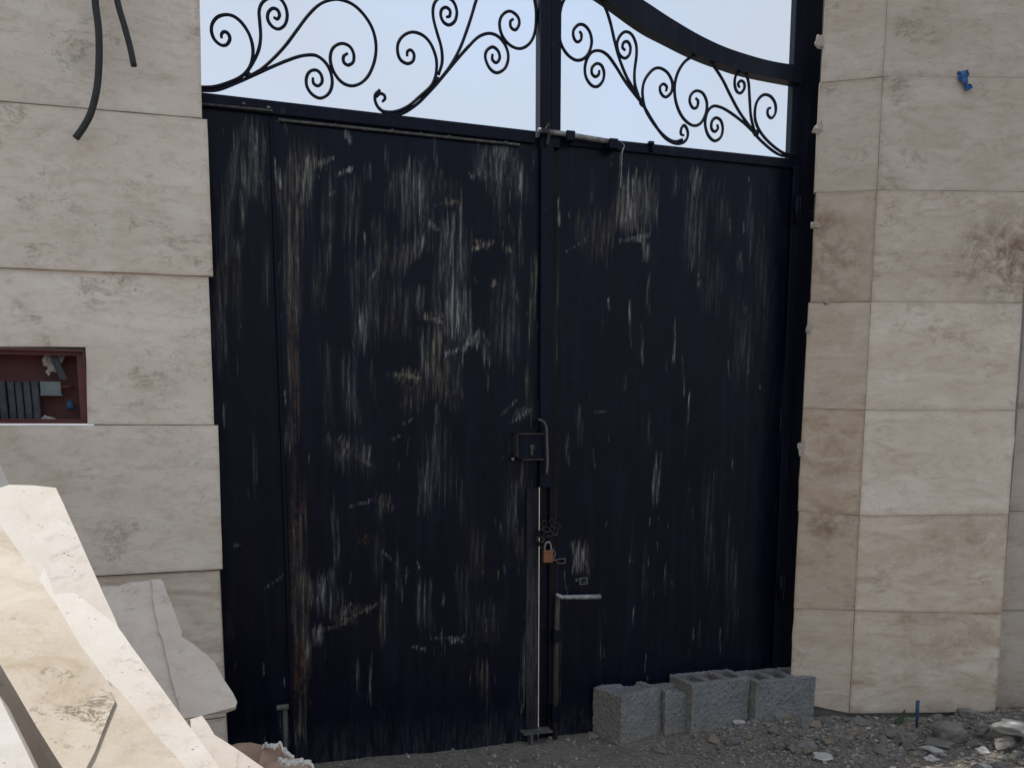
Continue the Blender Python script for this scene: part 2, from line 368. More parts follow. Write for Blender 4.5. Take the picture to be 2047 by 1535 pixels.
# ------------------------------------------------------------------ walls: slabs as parts
def slab(parent, fr, poly, off, th, mat, col=(0, 0, 0, 1), chips=0, seed=0, name='stone_slab'):
    """poly in (a, z) on the frame; the front face is a grid so that edge dirt and small chips have somewhere to live"""
    rr = random.Random(seed)
    pts = []
    k = len(poly)
    for i in range(k):                                   # wobble the outline a little: hand-cut edges
        p, q = Vector(poly[i]), Vector(poly[(i + 1) % k]); L = (q - p).length; n = max(1, int(L / .05))
        nr = Vector((-(q - p).y, (q - p).x)).normalized()
        for j in range(n):
            t = j / n; e = rr.gauss(0, .00025) if j else 0
            if chips and j and rr.random() < chips: e += rr.uniform(.001, .004)
            pts.append(p + (q - p) * t + nr * e)
    P3d = [fr.w(p.x, p.y, off) for p in pts]
    bm = bmesh.new(); add_prism(bm, P3d, fr.n, th, .0016)
    big = max(bm.faces, key=lambda f: f.calc_area() if f.normal.dot(fr.n) != 0 else 0)
    bm.normal_update()
    lay = bm.verts.layers.float.new('edge')
    # replace the front ngon by an inner ring fan so 'edge' can be interpolated
    ff = [f for f in bm.faces if len(f.verts) == len(pts)]
    ff = [f for f in ff if (f.calc_center_median() - (sum(P3d, Vector()) / len(P3d))).dot(fr.n) > -th * .5]
    if ff:
        r = bmesh.ops.inset_region(bm, faces=ff, thickness=.045, use_even_offset=True)
        inner = {v for f in ff for v in f.verts}
        for v in inner: v[lay] = .045
    o = from_bm(name, bm, mat, parent); o.color = col
    c = sum(P3d, Vector()) / len(P3d)
    return o
def quad(fr, off, c4): return [fr.at(x, y, off) for x, y in c4]

# --- left wall
LW = empty('stone_wall', GATE.w(-1.2, 0, WOFF), 'pale beige wall of long stone slabs with a small box niche, left of the gate', 'wall')
GAP = .0018
def wallquad(tl, tr, br, bl): return [tl, tr, br, bl]
rows_l = [  # top-left, top-right, bottom-right, bottom-left pixels; proud; colour
    ([(-420, -520), (389, -390), (397, -90), (-420, -163)], .000, (.02, .0, .10, 1)),
    ([(-420, -161), (397, -88), (404, 236), (-420, 166)], .000, (.04, .02, .13, 1)),
    ([(-420, 168), (414, 239), (426, 552), (-420, 517)], .010, (.05, .06, .06, 1)),
    None,
    ([(-420, 849), (436, 850), (445, 1137), (-420, 1183)], .012, (.02, .0, .02, 1)),
    ([(-420, 1185), (439, 1139), (452, 1432), (-420, 1530)], .000, (.35, .12, .05, 1)),
    ([(-420, 1532), (452, 1434), (461, 1560), (-420, 1700)], .000, (.2, .1, .05, 1)),
]
for i, r in enumerate(rows_l):
    if r is None:
        # the slab with the cut-out for the box
        pix = [(-420, 519), (417, 553), (428, 849), (175, 848), (172, 693), (-150, 693), (-150, 846), (-420, 845)]
        pl = [GATE.at(x, y, WOFF) for x, y in pix]
        slab(LW, GATE, pl, WOFF, .02, M['wall_stone'], (.04, .0, .0, 1), .015, 33)
        continue
    pl = [GATE.at(x, y, WOFF + r[1]) for x, y in r[0]]
    slab(LW, GATE, pl, WOFF + r[1], .02 + r[1] * .6, M['wall_stone'], r[2], .015, 20 + i)
def a_at(px, off=WOFF): return GATE.at(px, 855, off)[0]
# further slabs out of sight keep the wall going to the left (they cast the shade)
aL = a_at(-420); aR = a_at(431)
bm = bmesh.new()
n0 = GATE.at(-155, 690, WOFF)[0]; n1 = GATE.at(176, 690, WOFF)[0]; nz0 = GATE.at(60, 852, WOFF)[1]; nz1 = GATE.at(60, 690, WOFF)[1]
TOPZ = 2.95
for (a0, a1, z0, z1) in ((-6, n0, -.1, TOPZ), (n1, aR - .006, -.1, TOPZ), (n0, n1, -.1, nz0 - .002), (n0, n1, nz1 + .002, TOPZ)):
    add_box(bm, GATE, a0, a1, z0, z1, WOFF - .28, WOFF - .021)
o = from_bm('wall_core', bm, M['core'], LW)
bm = bmesh.new(); add_box(bm, GATE, -6, aL - .003, 0, TOPZ - .02, WOFF - .019, WOFF); from_bm('stone_cladding', bm, M['wall_stone'], LW)
bm = bmesh.new(); add_box(bm, GATE, -6, aR + .01, TOPZ, TOPZ + .03, WOFF - .3, WOFF + .02); from_bm('coping', bm, M['wall_stone'], LW)

# --- right pillar: narrow turned face, broad front face, set-back face
RW = empty('stone_pillar', (1.5, 3.5, 0), 'brown stained stone pillar of squared slabs, right of the gate', 'pillar')
rowsY = [-72, 155, 381.5, 604, 820, 1029, 1223, 1425]
lastrow = 1424
edgeL = lambda y: 1648 - 68 * (y / 1330)                  # gate side edge of the stone
edgeM = lambda y: 1773 - 76 * (y / 1425)                  # arris between the two faces
edgeR = lambda y: 2084 - 94 * (y / 1422)
jl = [-68, 166, 386, 605, 815, 1021, 1216, 1400]          # joint heights at the gate side edge
jm = [-72, 154, 380, 603, 820, 1030, 1220, 1425]
jr = [-70, 156, 384, 606, 820, 1028, 1226, 1422]
RC = [(.0, .1, .32), (.0, .12, .36), (.4, .55, .28), (.05, .5, .22), (.3, .7, .15), (.35, .65, .2), (.05, .3, .12)]
FC = [(.0, .0, .42), (.0, .0, .36), (.15, .08, .22), (.0, .0, .06), (.05, .0, .03), (.35, .35, .03), (.4, .4, .08)]
for i in range(7):
    y0l, y1l, y0m, y1m, y0r, y1r = jl[i], jl[i + 1], jm[i], jm[i + 1], jr[i], jr[i + 1]
    g = .25; xo = random.Random(i).uniform(-2, 3)
    pl = quad(RET, 0, [(edgeL(y0l) + xo, y0l + g), (edgeM(y0m) - g, y0m + g), (edgeM(y1m) - g, y1m - g), (edgeL(y1l) + xo, y1l - g)])
    slab(RW, RET, pl, random.Random(i).uniform(0, .003), .02, M['pillar_stone'], RC[i] + (1,), .02, 50 + i)
    pl = quad(FRO, 0, [(edgeM(y0m) + g, y0m + g), (edgeR(y0r), y0r + g), (edgeR(y1r), y1r - g), (edgeM(y1m) + g, y1m - g)])
    slab(RW, FRO, pl, random.Random(i + 9).uniform(0, .003), .02, M['pillar_stone'], FC[i] + (1,), .02, 70 + i)
zt = FRO.at(1770, -72)[1]
js = [-40, 170, 385, 606, 815, 1022, 1220, 1440]
for i in range(7):
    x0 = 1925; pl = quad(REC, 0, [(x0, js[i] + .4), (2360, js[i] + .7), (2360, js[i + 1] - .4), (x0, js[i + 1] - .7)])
    slab(RW, REC, pl, 0, .02, M['pillar_stone'], (.0, .0, .55, 1), .02, 90 + i)  # set-back face: its shade is put into the slab colour
# upper courses above the picture and the core behind, raised to stretch their shadow over the ground
def wpt(fr, a, z, off=0): return fr.w(a, z, off)
def loop_prism(bm, pts, z0, z1):
    lo = [bm.verts.new((x, y, z0)) for x, y in pts]; hi = [bm.verts.new((x, y, z1)) for x, y in pts]
    bm.faces.new(lo[::-1]); bm.faces.new(hi)
    for i in range(len(pts)):
        j = (i + 1) % len(pts); bm.faces.new((lo[i], lo[j], hi[j], hi[i]))
bm = bmesh.new()
off = .0225
loop_prism(bm, [(P1[0] + .012, P1[1] + off), (P2[0] + .004, P2[1] + off), (P3[0] - .003, P2[1] + off), (P3[0] - .003, 3.553), (6, 3.70), (6, 4.0), (1.37, 3.95), (1.235, 3.56)], -.1, 4.3)
from_bm('pillar_core', bm, M['core'], RW)
bm = bmesh.new(); loop_prism(bm, [(P1[0] - .003, P1[1]), P2, (P3[0] + .004, P2[1]), (P3[0] + .004, 3.53), (6, 3.66), (6, 3.71), (P3[0] - .02, 3.552), (P3[0] - .02, 3.473), (P2[0], 3.473), (P1[0], 3.521)], zt + .004, 4.29)
from_bm('stone_cladding', bm, M['pillar_stone'], RW)
# mortar dabs on the gate side edge
for k, (x, y, sx, sy) in enumerate([(1638, 85, 9, 14), (1637, 258, 12, 15), (1630, 449, 13, 9), (1619, 657, 9, 15), (1603, 893, 9, 17), (1651, 606, 6, 6)]):
    a, z = RET.at(x, y, .0)
    me = rock_mesh('mortar_dab', 1, sub=3, amp=.5, seed=k + 3, cuts=9)
    for v in me.vertices: v.co = Vector((v.co.x * sx / 520, v.co.y * .010, v.co.z * sy / 520))
    o = link('mortar_dab', me, M['mortar'], RW, False); o.matrix_parent_inverse.identity(); o.location = RET.w(a, z, .001) - RW.location

# ------------------------------------------------------------------ the gate
# wear strokes: px, y0, y1, width px, channel (0 grey, 1 brown, 2 rust), strength
ST = [(505,225,335,26,0,.55),(515,250,420,22,1,.40),(490,300,480,12,0,.35),(468,245,430,10,0,.40),(455,330,560,20,0,.25),(550,312,378,12,0,.9),(440,430,720,22,1,.22),(478,460,700,18,1,.2),(530,430,640,14,1,.22),
 (590,240,700,30,1,.55),(605,300,420,28,0,.45),(588,420,900,22,1,.35),(598,900,1500,26,1,.42),(592,950,1110,22,2,.55),(597,1250,1420,26,2,.9),(586,240,1500,10,2,.5),
 (632,310,345,30,1,.55),(660,300,520,22,0,.22),(640,470,640,26,1,.25),(718,580,715,22,0,.5),(700,330,500,30,0,.2),(778,330,430,20,0,.35),(760,420,560,26,1,.3),(800,478,558,34,1,.55),(833,458,530,18,0,.6),(828,305,440,40,0,.45),(838,560,640,16,0,.3),
 (872,330,400,26,1,.25),(895,405,560,26,0,.5),(905,500,705,34,0,.62),(918,560,700,14,0,.95),(922,340,640,12,0,.45),(932,560,690,14,0,.55),(868,630,810,38,1,.62),(846,640,780,12,0,.35),(880,690,820,22,1,.4),(945,655,702,30,0,.55),(970,672,738,13,1,.7),
 (985,285,345,62,0,.35),(1000,290,330,40,0,.5),(1035,315,405,14,0,.75),(1040,400,560,10,1,.35),(1028,545,615,12,0,.6),(1062,470,720,14,1,.6),(1055,700,860,14,1,.35),(1040,810,840,30,0,.5),(1018,620,760,14,0,.3),(990,300,480,24,0,.22),
 (812,750,762,52,1,.8),(820,740,840,44,1,.22),(905,785,792,36,1,.6),(860,453,462,26,1,.8),(960,488,497,28,1,.7),(1014,498,504,10,1,1),(986,566,574,12,1,1),(900,405,412,34,1,.6),(862,630,638,40,1,.7),
 (658,860,900,9,1,.55),(690,890,912,26,1,.5),(728,880,945,18,0,.4),(720,912,925,14,1,.4),(668,960,1185,13,0,.3),(770,1003,1020,26,1,.6),(635,1140,1218,20,0,.7),(607,1120,1215,24,1,.4),(764,1142,1310,12,1,.65),(772,1150,1260,8,0,.4),(850,1140,1276,30,0,.28),(845,900,1048,28,0,.3),(868,830,1000,14,0,.35),(873,800,860,10,0,.4),(632,1240,1295,20,0,.55),(614,1270,1330,14,0,.4),(690,1225,1240,40,1,.5),(720,1213,1222,36,1,.45),(740,1074,1080,34,2,.7),(738,1290,1405,5,0,.5),(715,1300,1400,6,0,.35),(812,1146,1160,6,0,.9),(884,1275,1300,8,0,.4),(910,1275,1282,24,0,.45),(885,1175,1215,6,0,.3),(965,1300,1430,26,1,.22),(1000,1040,1075,10,0,.3),(1063,930,1440,13,0,.75),(1050,1200,1440,22,0,.35),(1045,900,1010,14,1,.2),(575,1400,1535,30,0,.5),(600,1380,1500,16,1,.4),
 (1254,330,482,30,0,.75),(1268,340,470,20,0,.8),(1258,390,480,44,1,.65),(1300,330,450,20,1,.5),(1290,470,530,16,0,.8),(1312,380,440,14,1,.4),(1207,400,520,34,1,.35),(1115,390,458,14,0,.75),(1110,480,760,8,1,.7),(1112,400,640,12,1,.4),(1396,325,400,26,0,.4),(1384,380,560,26,0,.22),(1350,330,400,16,0,.25),(1480,500,550,14,0,.35),(1440,340,500,40,0,.12),(1260,590,705,5,0,.8),(1283,640,738,5,0,.75),(1347,630,742,6,0,.95),(1376,780,860,5,0,.75),(1365,700,800,4,0,.4),(1297,540,640,10,0,.35),(1313,890,1020,18,0,.5),(1298,820,900,6,0,.3),(1158,1072,1150,24,0,.75),(1150,1100,1150,12,0,.6),(1175,1080,1160,8,1,.4),(1200,1255,1330,3,0,.3),(1208,1290,1320,4,0,.4),(1160,800,900,16,0,.12),(1420,900,1200,30,0,.10),(1480,560,800,50,0,.12),(1460,1000,1300,30,0,.12),(1520,400,700,30,0,.12),(1183,330,420,12,1,.3),(1240,280,375,4,0,.7),(1110,800,1100,12,2,.45),(1112,1190,1430,16,1,.3),(1135,860,940,10,0,.2),(1500,360,540,20,0,.16),(1567,700,1200,14,0,.22),(1400,1230,1300,8,0,.2),(1330,1120,1200,6,0,.25),(1440,1250,1310,5,0,.3)]
ST += [(905,430,700,60,0,.30),(880,640,800,60,1,.22),(830,300,520,60,0,.22),(1262,335,480,62,1,.45),(1300,335,480,40,0,.3),(500,235,420,60,0,.28),(600,260,480,60,1,.25),(1010,280,420,90,0,.22),(720,500,720,50,0,.16),(1385,330,560,50,0,.2),(860,340,420,80,1,.18),(650,1120,1240,60,0,.2),(1000,520,760,60,0,.15),(1160,1070,1155,40,1,.3),
 (740,480,620,60,0,.14),(1190,400,540,60,1,.22),(1420,480,640,70,0,.10),(700,860,960,70,0,.14),(880,820,1020,60,0,.12),(960,1180,1300,70,0,.10),(800,560,700,50,1,.2)]
STR = []
for (x, y0, y1, wd, ch, s) in ST:
    a, z0 = GATE.at(x, y0); a2, z1 = GATE.at(x, y1); STR.append((a, a2, z0, z1, wd / 545 / 2, ch, s))
rr = random.Random(5)
for _ in range(130):                                      # small nicks and flecks scattered over both leaves
    a = rr.uniform(-1.15, 1.1); z = rr.uniform(.05, 2.2); L = rr.expovariate(1 / .03) + .006
    STR.append((a, a + rr.gauss(0, .003), z, z - L, rr.uniform(.0015, .004), rr.choice((0, 0, 1)), rr.uniform(.4, 1.0)))
for _ in range(38):
    a = rr.uniform(-1.15, 1.1) if rr.random() < .35 else rr.uniform(-1.1, 0); z = rr.uniform(.6, 2.2); L = rr.uniform(.08, .4)
    STR.append((a, a + rr.gauss(0, .004), z, z - L, rr.uniform(.006, .028), rr.choice((0, 0, 1)), rr.uniform(.08, .26) * (1 if a < 0 else .4)))
for k in range(26):                                       # brushed fan near the top of the wicket door
    a, z = GATE.at(955 + k * 3.2, 300 + abs(k - 18) * 2.2); a2, z2 = GATE.at(935 + k * 3.0, 350 + k * 1.5)
    STR.append((a, a2, z, z2, .0022, 0, .45 + .3 * rr.random()))
SEG = [(848,440,870,460,6,1,1.0),(676,1242,700,1204,5,1,.8),(690,1238,752,1206,5,1,.8),(632,1262,700,1240,5,1,.5),(888,708,925,696,6,0,.9),(925,700,955,664,8,0,.6),(848,634,884,646,7,1,.9),(716,1078,760,1082,4,2,1.0),(762,1100,792,1126,3,0,.5),
 (470,1092,482,1086,5,0,.9),(530,1175,566,1150,3,0,.5),(786,748,836,756,7,1,.9),(946,500,982,486,7,1,1.0),(1010,502,1018,504,7,1,1.0),(982,570,990,566,7,1,1.0),(640,330,662,318,6,0,.8),(672,352,700,340,6,0,.6),(655,395,668,385,4,0,.6),
 (900,408,914,404,5,1,.9),(870,412,898,408,4,1,.5),(700,905,742,930,5,1,.5),(800,850,822,838,4,0,.4),(1130,505,1170,480,3,0,.3),(1240,482,1300,470,7,0,.6),(1262,478,1288,486,5,0,.6),(1150,1158,1175,1162,4,0,.7),(900,1282,925,1272,5,0,.6),(780,880,800,870,3,0,.5),
 (556,340,560,376,6,0,1.0),(690,268,698,282,8,0,.8),(1020,845,1060,818,5,0,.6),(1000,830,1030,800,4,0,.5),(700,1010,742,1000,4,0,.4),(860,1276,930,1268,3,0,.35),(1180,820,1230,826,3,0,.25),(820,1290,850,1296,4,0,.4),(960,660,975,690,5,1,.7),(740,560,752,540,4,0,.5)]
def wear(A, Z):
    W = np.zeros(A.shape + (3,))
    col = rng.random(4000)
    for (a, a2, z0, z1, hw, ch, s) in STR:
        t = np.clip((z0 - Z) / max(z0 - z1, 1e-4), -1.5, 2.5)
        ph = (a * 91.7 + z0 * 37.1) % 6.28; tilt = math.sin(ph * 5) * .010 * min(1, (z0 - z1) / .15)
        c = a + (a2 - a) * np.clip(t, 0, 1) + tilt * (t - .5) + .35 * hw * np.sin(t * 4 + ph); d = np.abs(A - c)
        # ragged ends: each column of the smear starts and stops elsewhere
        key = ((A - a + 3) * 330).astype(int) % 4000
        j0 = col[key] * .30; j1 = 1 - col[(key * 7 + 13) % 4000] * .35
        prof = np.clip((hw * 1.25 - d) / (hw * .5 + .0008), 0, 1)
        ends = np.clip((t - j0) / .10, 0, 1) * np.clip((j1 - t) / .08, 0, 1) if (z0 - z1) > .05 else ((t >= -.1 - col[(key * 5 + 3) % 4000]) & (t <= .2 + 1.6 * col[(key * 11 + 1) % 4000])).astype(float) * (col[(key * 2 + 9) % 4000] > .3)
        prof = prof * (.62 + .38 * np.sin(t * (5 + 3 * math.sin(ph)) + ph + key * .9))
        W[..., ch] = np.maximum(W[..., ch], s * prof * ends * (.45 + .55 * col[(key * 3 + 5) % 4000]))
    for (xa, ya, xb, yb, wd_, ch_, s_) in SEG:
        (pa, qa), (pb, qb) = GATE.at(xa, ya), GATE.at(xb, yb)
        L2 = (pb - pa) ** 2 + (qb - qa) ** 2; u = np.clip(((A - pa) * (pb - pa) + (Z - qa) * (qb - qa)) / L2, 0, 1)
        dd = np.hypot(A - pa - u * (pb - pa), Z - qa - u * (qb - qa)); kk = ((A + 3) * 420).astype(int) % 4000
        W[..., ch_] = np.maximum(W[..., ch_], s_ * np.clip((wd_ / 1090 * (.3 + 1.4 * col[kk]) - dd) / .0015, 0, 1) * (.35 + .65 * col[(kk * 5 + 2) % 4000]))
    W = np.clip(W * 1.45, 0, 1); W[..., 0] = np.maximum(W[..., 0], np.clip((.16 - Z) / .2, 0, 1) * .13)      # splashed dust at the foot
    return W
def panel(name, parent, a0, a1, z0f, z1f, off, label=None, wave=.0022, th=.0075):
    """sheet steel: gridded, slightly dished, with the wear as a colour attribute; z0f, z1f: bottom / top as functions of a"""
    na = int((a1 - a0) / .003) + 1; nz = 250
    aa = np.linspace(a0, a1, na); tt = np.linspace(0, 1, nz)
    A, T = np.meshgrid(aa, tt); Z0 = np.array([z0f(a) for a in aa]); Z1 = np.array([z1f(a) for a in aa]); Z = Z0 + (Z1 - Z0) * T
    D = off + wave * (np.sin(A * 7 + 1) * np.sin(Z * 3.1 + A * 2) + .6 * np.sin(A * 13 + Z * 5))
    ew = np.minimum(np.minimum(A - a0, a1 - A) / .04, np.minimum(T, 1 - T) / .03); D = off + (D - off) * np.clip(ew, 0, 1)
    P = np.stack([GATE.o.x + GATE.d.x * A + GATE.n.x * D, GATE.o.y + GATE.d.y * A + GATE.n.y * D, Z], -1).reshape(-1, 3)
    idx = np.arange(na * nz).reshape(nz, na)
    q = np.stack([idx[:-1, :-1], idx[:-1, 1:], idx[1:, 1:], idx[1:, :-1]], -1).reshape(-1, 4)
    bk = P.copy(); bk[:, 0] -= GATE.n.x * th; bk[:, 1] -= GATE.n.y * th
    ring = np.concatenate([idx[0, :], idx[1:, -1], idx[-1, -2::-1], idx[-2:0:-1, 0]])
    nP = len(P); rb = np.arange(len(ring)) + nP
    rq = np.stack([ring, rb, np.roll(rb, -1), np.roll(ring, -1)], -1)
    allP = np.concatenate([P, bk[ring]])
    me = bpy.data.meshes.new(name); me.from_pydata(allP.tolist(), [], q.tolist() + rq.tolist() + [rb[::-1].tolist()])
    W = wear(A, Z).reshape(-1, 3); C4 = np.ones((len(allP), 4)); C4[:nP, :3] = W; C4[nP:, :3] = 0
    at = me.attributes.new('wear', 'FLOAT_COLOR', 'POINT'); at.data.foreach_set('color', C4.ravel())
    o = link(name, me, M['gate'], parent, True)
    me.polygons.foreach_set('use_smooth', [True] * len(q) + [False] * (len(rq) + 1))
    if label: o['label'] = label
    return o
gl = lambda px, py=855: GATE.at(px, py)[0]
A_l = gl(405); A_w0 = gl(563); A_w1 = GATE.at(1077.5, 855, .012)[0]; A_c0 = gl(1079); A_c1 = gl(1099); A_r0 = gl(1103); A_r1 = gl(1574)
def ztop_left(a): return lerp_z(a, [(405, 196), (1070, 275)])
def lerp_z(a, pp):
    (x0, y0), (x1, y1) = pp; (a0, z0), (a1, z1) = GATE.at(x0, y0), GATE.at(x1, y1)
    return z0 + (z1 - z0) * (a - a0) / (a1 - a0)
LEAF = empty('gate_leaf', GATE.w(A_l, 0), 'left black steel gate leaf with a scratched wicket door and scrollwork above', 'gate', 'two leaves of the black gate')
panel('fixed_panel', LEAF, A_l - .05, A_w0, lambda a: -.03, ztop_left, 0, 'narrow fixed panel beside the wicket door')
wt = lambda a: lerp_z(a, [(563, 246), (1062, 298)])
wd = panel('wicket_door', LEAF, A_w0 + .006, A_w1, lambda a: -.03 + .004 * math.sin(a * 9), wt, .012, 'scratched sheet door with pale brush smears')
panel('header_strip', LEAF, A_w0 - .001, A_w1 + .0, lambda a: wt(a) + .004, lambda a: ztop_left(a), .001, None, 0)
# folded edges of the wicket door
bm = bmesh.new()
for (a0, a1, z0, z1) in ((A_w0 - .006, A_w0 + .010, -.02, wt(A_w0) + .01),): add_box(bm, GATE, a0, a1, z0, z1, -.006, .010)
bevel(bm); from_bm('hinge_stile', bm, M['frame'], LEAF)
def rail(name, parent, pa, pb, h, off0, off1, mat=None):
    """a straight bar whose top edge runs from pixel pa to pixel pb"""
    (a0, z0), (a1, z1) = GATE.at(pa[0], pa[1], off1), GATE.at(pb[0], pb[1], off1)
    bm = bmesh.new()
    vs = [GATE.w(a, z, o) for o in (off0, off1) for (a, z) in ((a0, z0 - h), (a1, z1 - h), (a1, z1), (a0, z0))]
    v = [bm.verts.new(p) for p in vs]
    for f in ((0, 1, 2, 3), (7, 6, 5, 4), (0, 4, 5, 1), (1, 5, 6, 2), (2, 6, 7, 3), (3, 7, 4, 0)): bm.faces.new([v[i] for i in f])
    bevel(bm, .0025, 2); return from_bm(name, bm, mat or M['frame'], parent)
rail('top_rail', LEAF, (380, 182), (1071, 262), .040, -.02, .014)
rail('door_lip', LEAF, (560, 237), (1040, 287), .007, .004, .021, M['dusty'])
rail('rail_lip', LEAF, (400, 205), (545, 219), .006, .004, .020, M['dusty'])
for k, (x, y) in enumerate([(487, 208), (537, 216), (560, 240), (618, 246), (669, 251), (730, 259), (785, 262), (841, 268), (897, 273), (1010, 285)]):
    a, z = GATE.at(x, y, .02); me = rock_mesh('weld_tack', .007, 1.2, .5, .8, 1, .3, k); o = link('weld_tack', me, M['dusty'], LEAF)
    o.matrix_parent_inverse.identity(); o.location = GATE.w(a, z, .022) - LEAF.location
# stiles of the left leaf
def stile(name, parent, a0, a1, z0, z1, off0, off1, mat=None):
    bm = bmesh.new(); add_box(bm, GATE, a0, a1, z0, z1, off0, off1); bevel(bm, .003, 2); return from_bm(name, bm, mat or M['frame'], parent)
ZT = 2.95
ztl = GATE.at(1085, 262, .03)[1]
o = stile('meeting_stile', LEAF, gl(1074, 200), gl(1094, 200), ztl - .02, ZT, -.02, .03)
o = stile('meeting_stile', LEAF, A_w1 - .003, gl(1097), .955, ztl - .022, -.004, .032)
o = stile('lower_stile', LEAF, GATE.at(1053, 855, .019)[0], GATE.at(1078.3, 855, .019)[0], .0, .953, .0145, .019, M['dustpaint'])
aS = GATE.at(1078.5, 855, .012)[0]
bm = bmesh.new(); add_box(bm, GATE, aS - .022, aS - .006, .0, .953, -.06, .0105); from_bm('sun_blocker', bm, M['frame'], LEAF)  # added behind the slit to keep a sun streak off the ground
# shallow floor hinge at the foot of the wicket door
bm = bmesh.new(); a, z = GATE.at(566, 1412, .03)
add_tube(bm, [GATE.w(a - .022, z, .035), GATE.w(a + .018, z, .035)], .010, 10); add_box(bm, GATE, a - .002, a + .012, z - .085, z - .006, .012, .030)
add_tube(bm, [GATE.w(a + .003, z - .085, .024), GATE.w(a + .003, .0, .024)], .007, 8)
from_bm('foot_hinge', bm, M['dusty'], LEAF)
# lock box
a0, z0 = GATE.at(1030, 920, .05); a1, z1 = GATE.at(1088, 866, .05)
LB = None
bm = bmesh.new()
add_box(bm, GATE, a0 + .012, a1, z0 + .004, z1 - .004, .014, .040)
from_bm('lock_box', bm, M['frame'], LEAF); LBo = LEAF.children[-1] if LEAF.children else None
LBo = [o for o in COL.objects if o.name.startswith('lock_box')][0]
def part(name, bm, mat, p, smooth=False): return from_bm(name, bm, mat, p, smooth)
bm = bmesh.new(); add_box(bm, GATE, a0 + .012, a1, z1 - .004, z1, .014, .052); add_box(bm, GATE, a0 + .03, a1, z0, z0 + .004, .014, .048); add_box(bm, GATE, a0 + .008, a0 + .012, z0 + .012, z1, .014, .046); part('box_flange', bm, M['rod'], LBo)
ak, zk = GATE.at(1063, 893, .04)
bm = bmesh.new(); add_tube(bm, [GATE.w(ak, zk, .038), GATE.w(ak, zk, .047)], .009, 14, Vector((0, 0, 1))); add_box(bm, GATE, ak - .005, ak + .004, zk - .03, zk - .006, .038, .044); part('key_cylinder', bm, M['rod'], LBo)
bm = bmesh.new(); ah, zh = GATE.at(1029, 918, .05); bmesh.ops.create_icosphere(bm, subdivisions=2, radius=.006, matrix=__import__('mathutils').Matrix.Translation(GATE.w(ah, zh, .03))); part('lock_stud', bm, M['zinc'], LBo)
# bent guard plate over the meeting line
bm = bmesh.new(); P = catmull([Vector(GATE.w(*GATE.at(x, y, .055), .055)) for x, y in ((1076, 838), (1086, 843), (1092, 856), (1093, 885), (1094, 920), (1093, 948))], 5)
add_tube(bm, P, .004, 6, GATE.n, .010); from_bm('guard_plate', bm, M['dusty'], LEAF, True)
bm = bmesh.new(); x0, zb = GATE.at(1046, 1468, .05); x1, _ = GATE.at(1103, 1458, .05)
add_box(bm, GATE, x0, x1, zb, zb + .006, .0, .06); add_box(bm, GATE, x0 + .028, x0 + .036, zb - .04, zb, .0, .06); from_bm('floor_stop', bm, M['dusty'], LEAF)

# scrollwork
def c2(P): return [(380 + x / 2.729, y / 2.729) for x, y in P]
def c3(P): return [(1050 + x / 3.149, y / 3.149) for x, y in P]
def scroll(parent, pix, r=.0066, off=0.0, taper=True):
    P = catmull([Vector(GATE.w(*GATE.at(x, y, off), off)) for x, y in pix], 5)
    n = len(P); rad = [r * (1 + .10 * mn.noise(P[i] * 25)) * (1 if i < n - 6 else 1 - .25 * (i - n + 6) / 6) for i in range(n)]
    bm = bmesh.new(); add_tube(bm, P, rad, 8, GATE.n); return from_bm('scroll_bar', bm, M['bar'], parent, True)
L = [
 [(0,479),(60,478),(130,475),(200,455),(270,425),(310,390),(335,340),(343,270),(325,195),(285,130),(240,92),(195,82),(150,95),(122,130),(117,175),(135,220),(170,248),(200,245),(217,215),(207,185),(185,175),(171,190),(172,210)],
 [(300,410),(345,340),(375,270),(385,200),(380,120),(377,60),(395,15),(435,-10),(485,-8),(517,30),(530,85),(518,135),(485,160),(450,148),(425,112),(426,72),(450,48),(477,57),(488,85),(475,106),(455,95)],
 [(310,425),(380,385),(450,325),(520,250),(580,170),(640,90),(700,30),(760,3),(820,0),(890,28),(950,85),(995,160),(1014,245),(1007,330),(975,410),(930,455),(880,470),(830,452),(790,405),(767,345),(768,290),(790,253),(830,239),(870,255),(892,295),(890,338),(862,357),(838,340),(838,308),(860,293)],
 [(0,497),(60,495),(150,492),(250,455),(350,410),(450,365),(560,320),(630,303),(690,306),(740,345),(768,400),(775,460),(757,510),(712,537),(668,518),(638,475),(635,425),(655,390),(690,385),(715,410),(720,448),(697,470),(673,455),(670,425)],
 [(1035,492),(1010,520),(1012,560),(1036,598),(1075,612),(1130,608),(1190,580),(1250,530),(1310,475),(1335,430),(1345,370),(1340,310),(1312,240),(1270,195),(1215,177),(1165,195),(1135,238),(1133,290),(1150,330),(1185,349),(1215,335),(1222,300),(1205,275),(1186,282),(1184,308)],
 [(1355,410),(1375,340),(1370,260),(1347,180),(1327,100),(1327,40),(1347,0),(1390,-15),(1435,10),(1455,65),(1445,115),(1415,138),(1385,125),(1368,90),(1372,55),(1395,42),(1418,60),(1415,90),(1397,95)],
 [(1360,440),(1420,360),(1470,270),(1505,180),(1535,90),(1562,0),(1600,-90),(1660,-150),(1740,-165),(1815,-120),(1855,-60),(1878,0),(1888,80),(1880,180),(1850,240),(1800,267),(1745,248),(1702,195),(1688,130),(1705,82),(1745,63),(1785,90),(1796,130),(1775,165),(1750,150),(1748,118),(1764,106)],
 [(1030,590),(1070,622),(1150,622),(1230,575),(1300,508),(1370,430),(1440,345),(1510,265),(1570,205),(1630,184),(1682,202),(1720,250),(1736,310),(1720,370),(1675,399),(1635,375),(1611,320),(1618,278),(1650,258),(1680,280),(1689,318),(1670,344),(1649,327),(1650,297)],
 [(1014,530),(1035,512),(1058,520),(1063,540),(1048,557)],
]
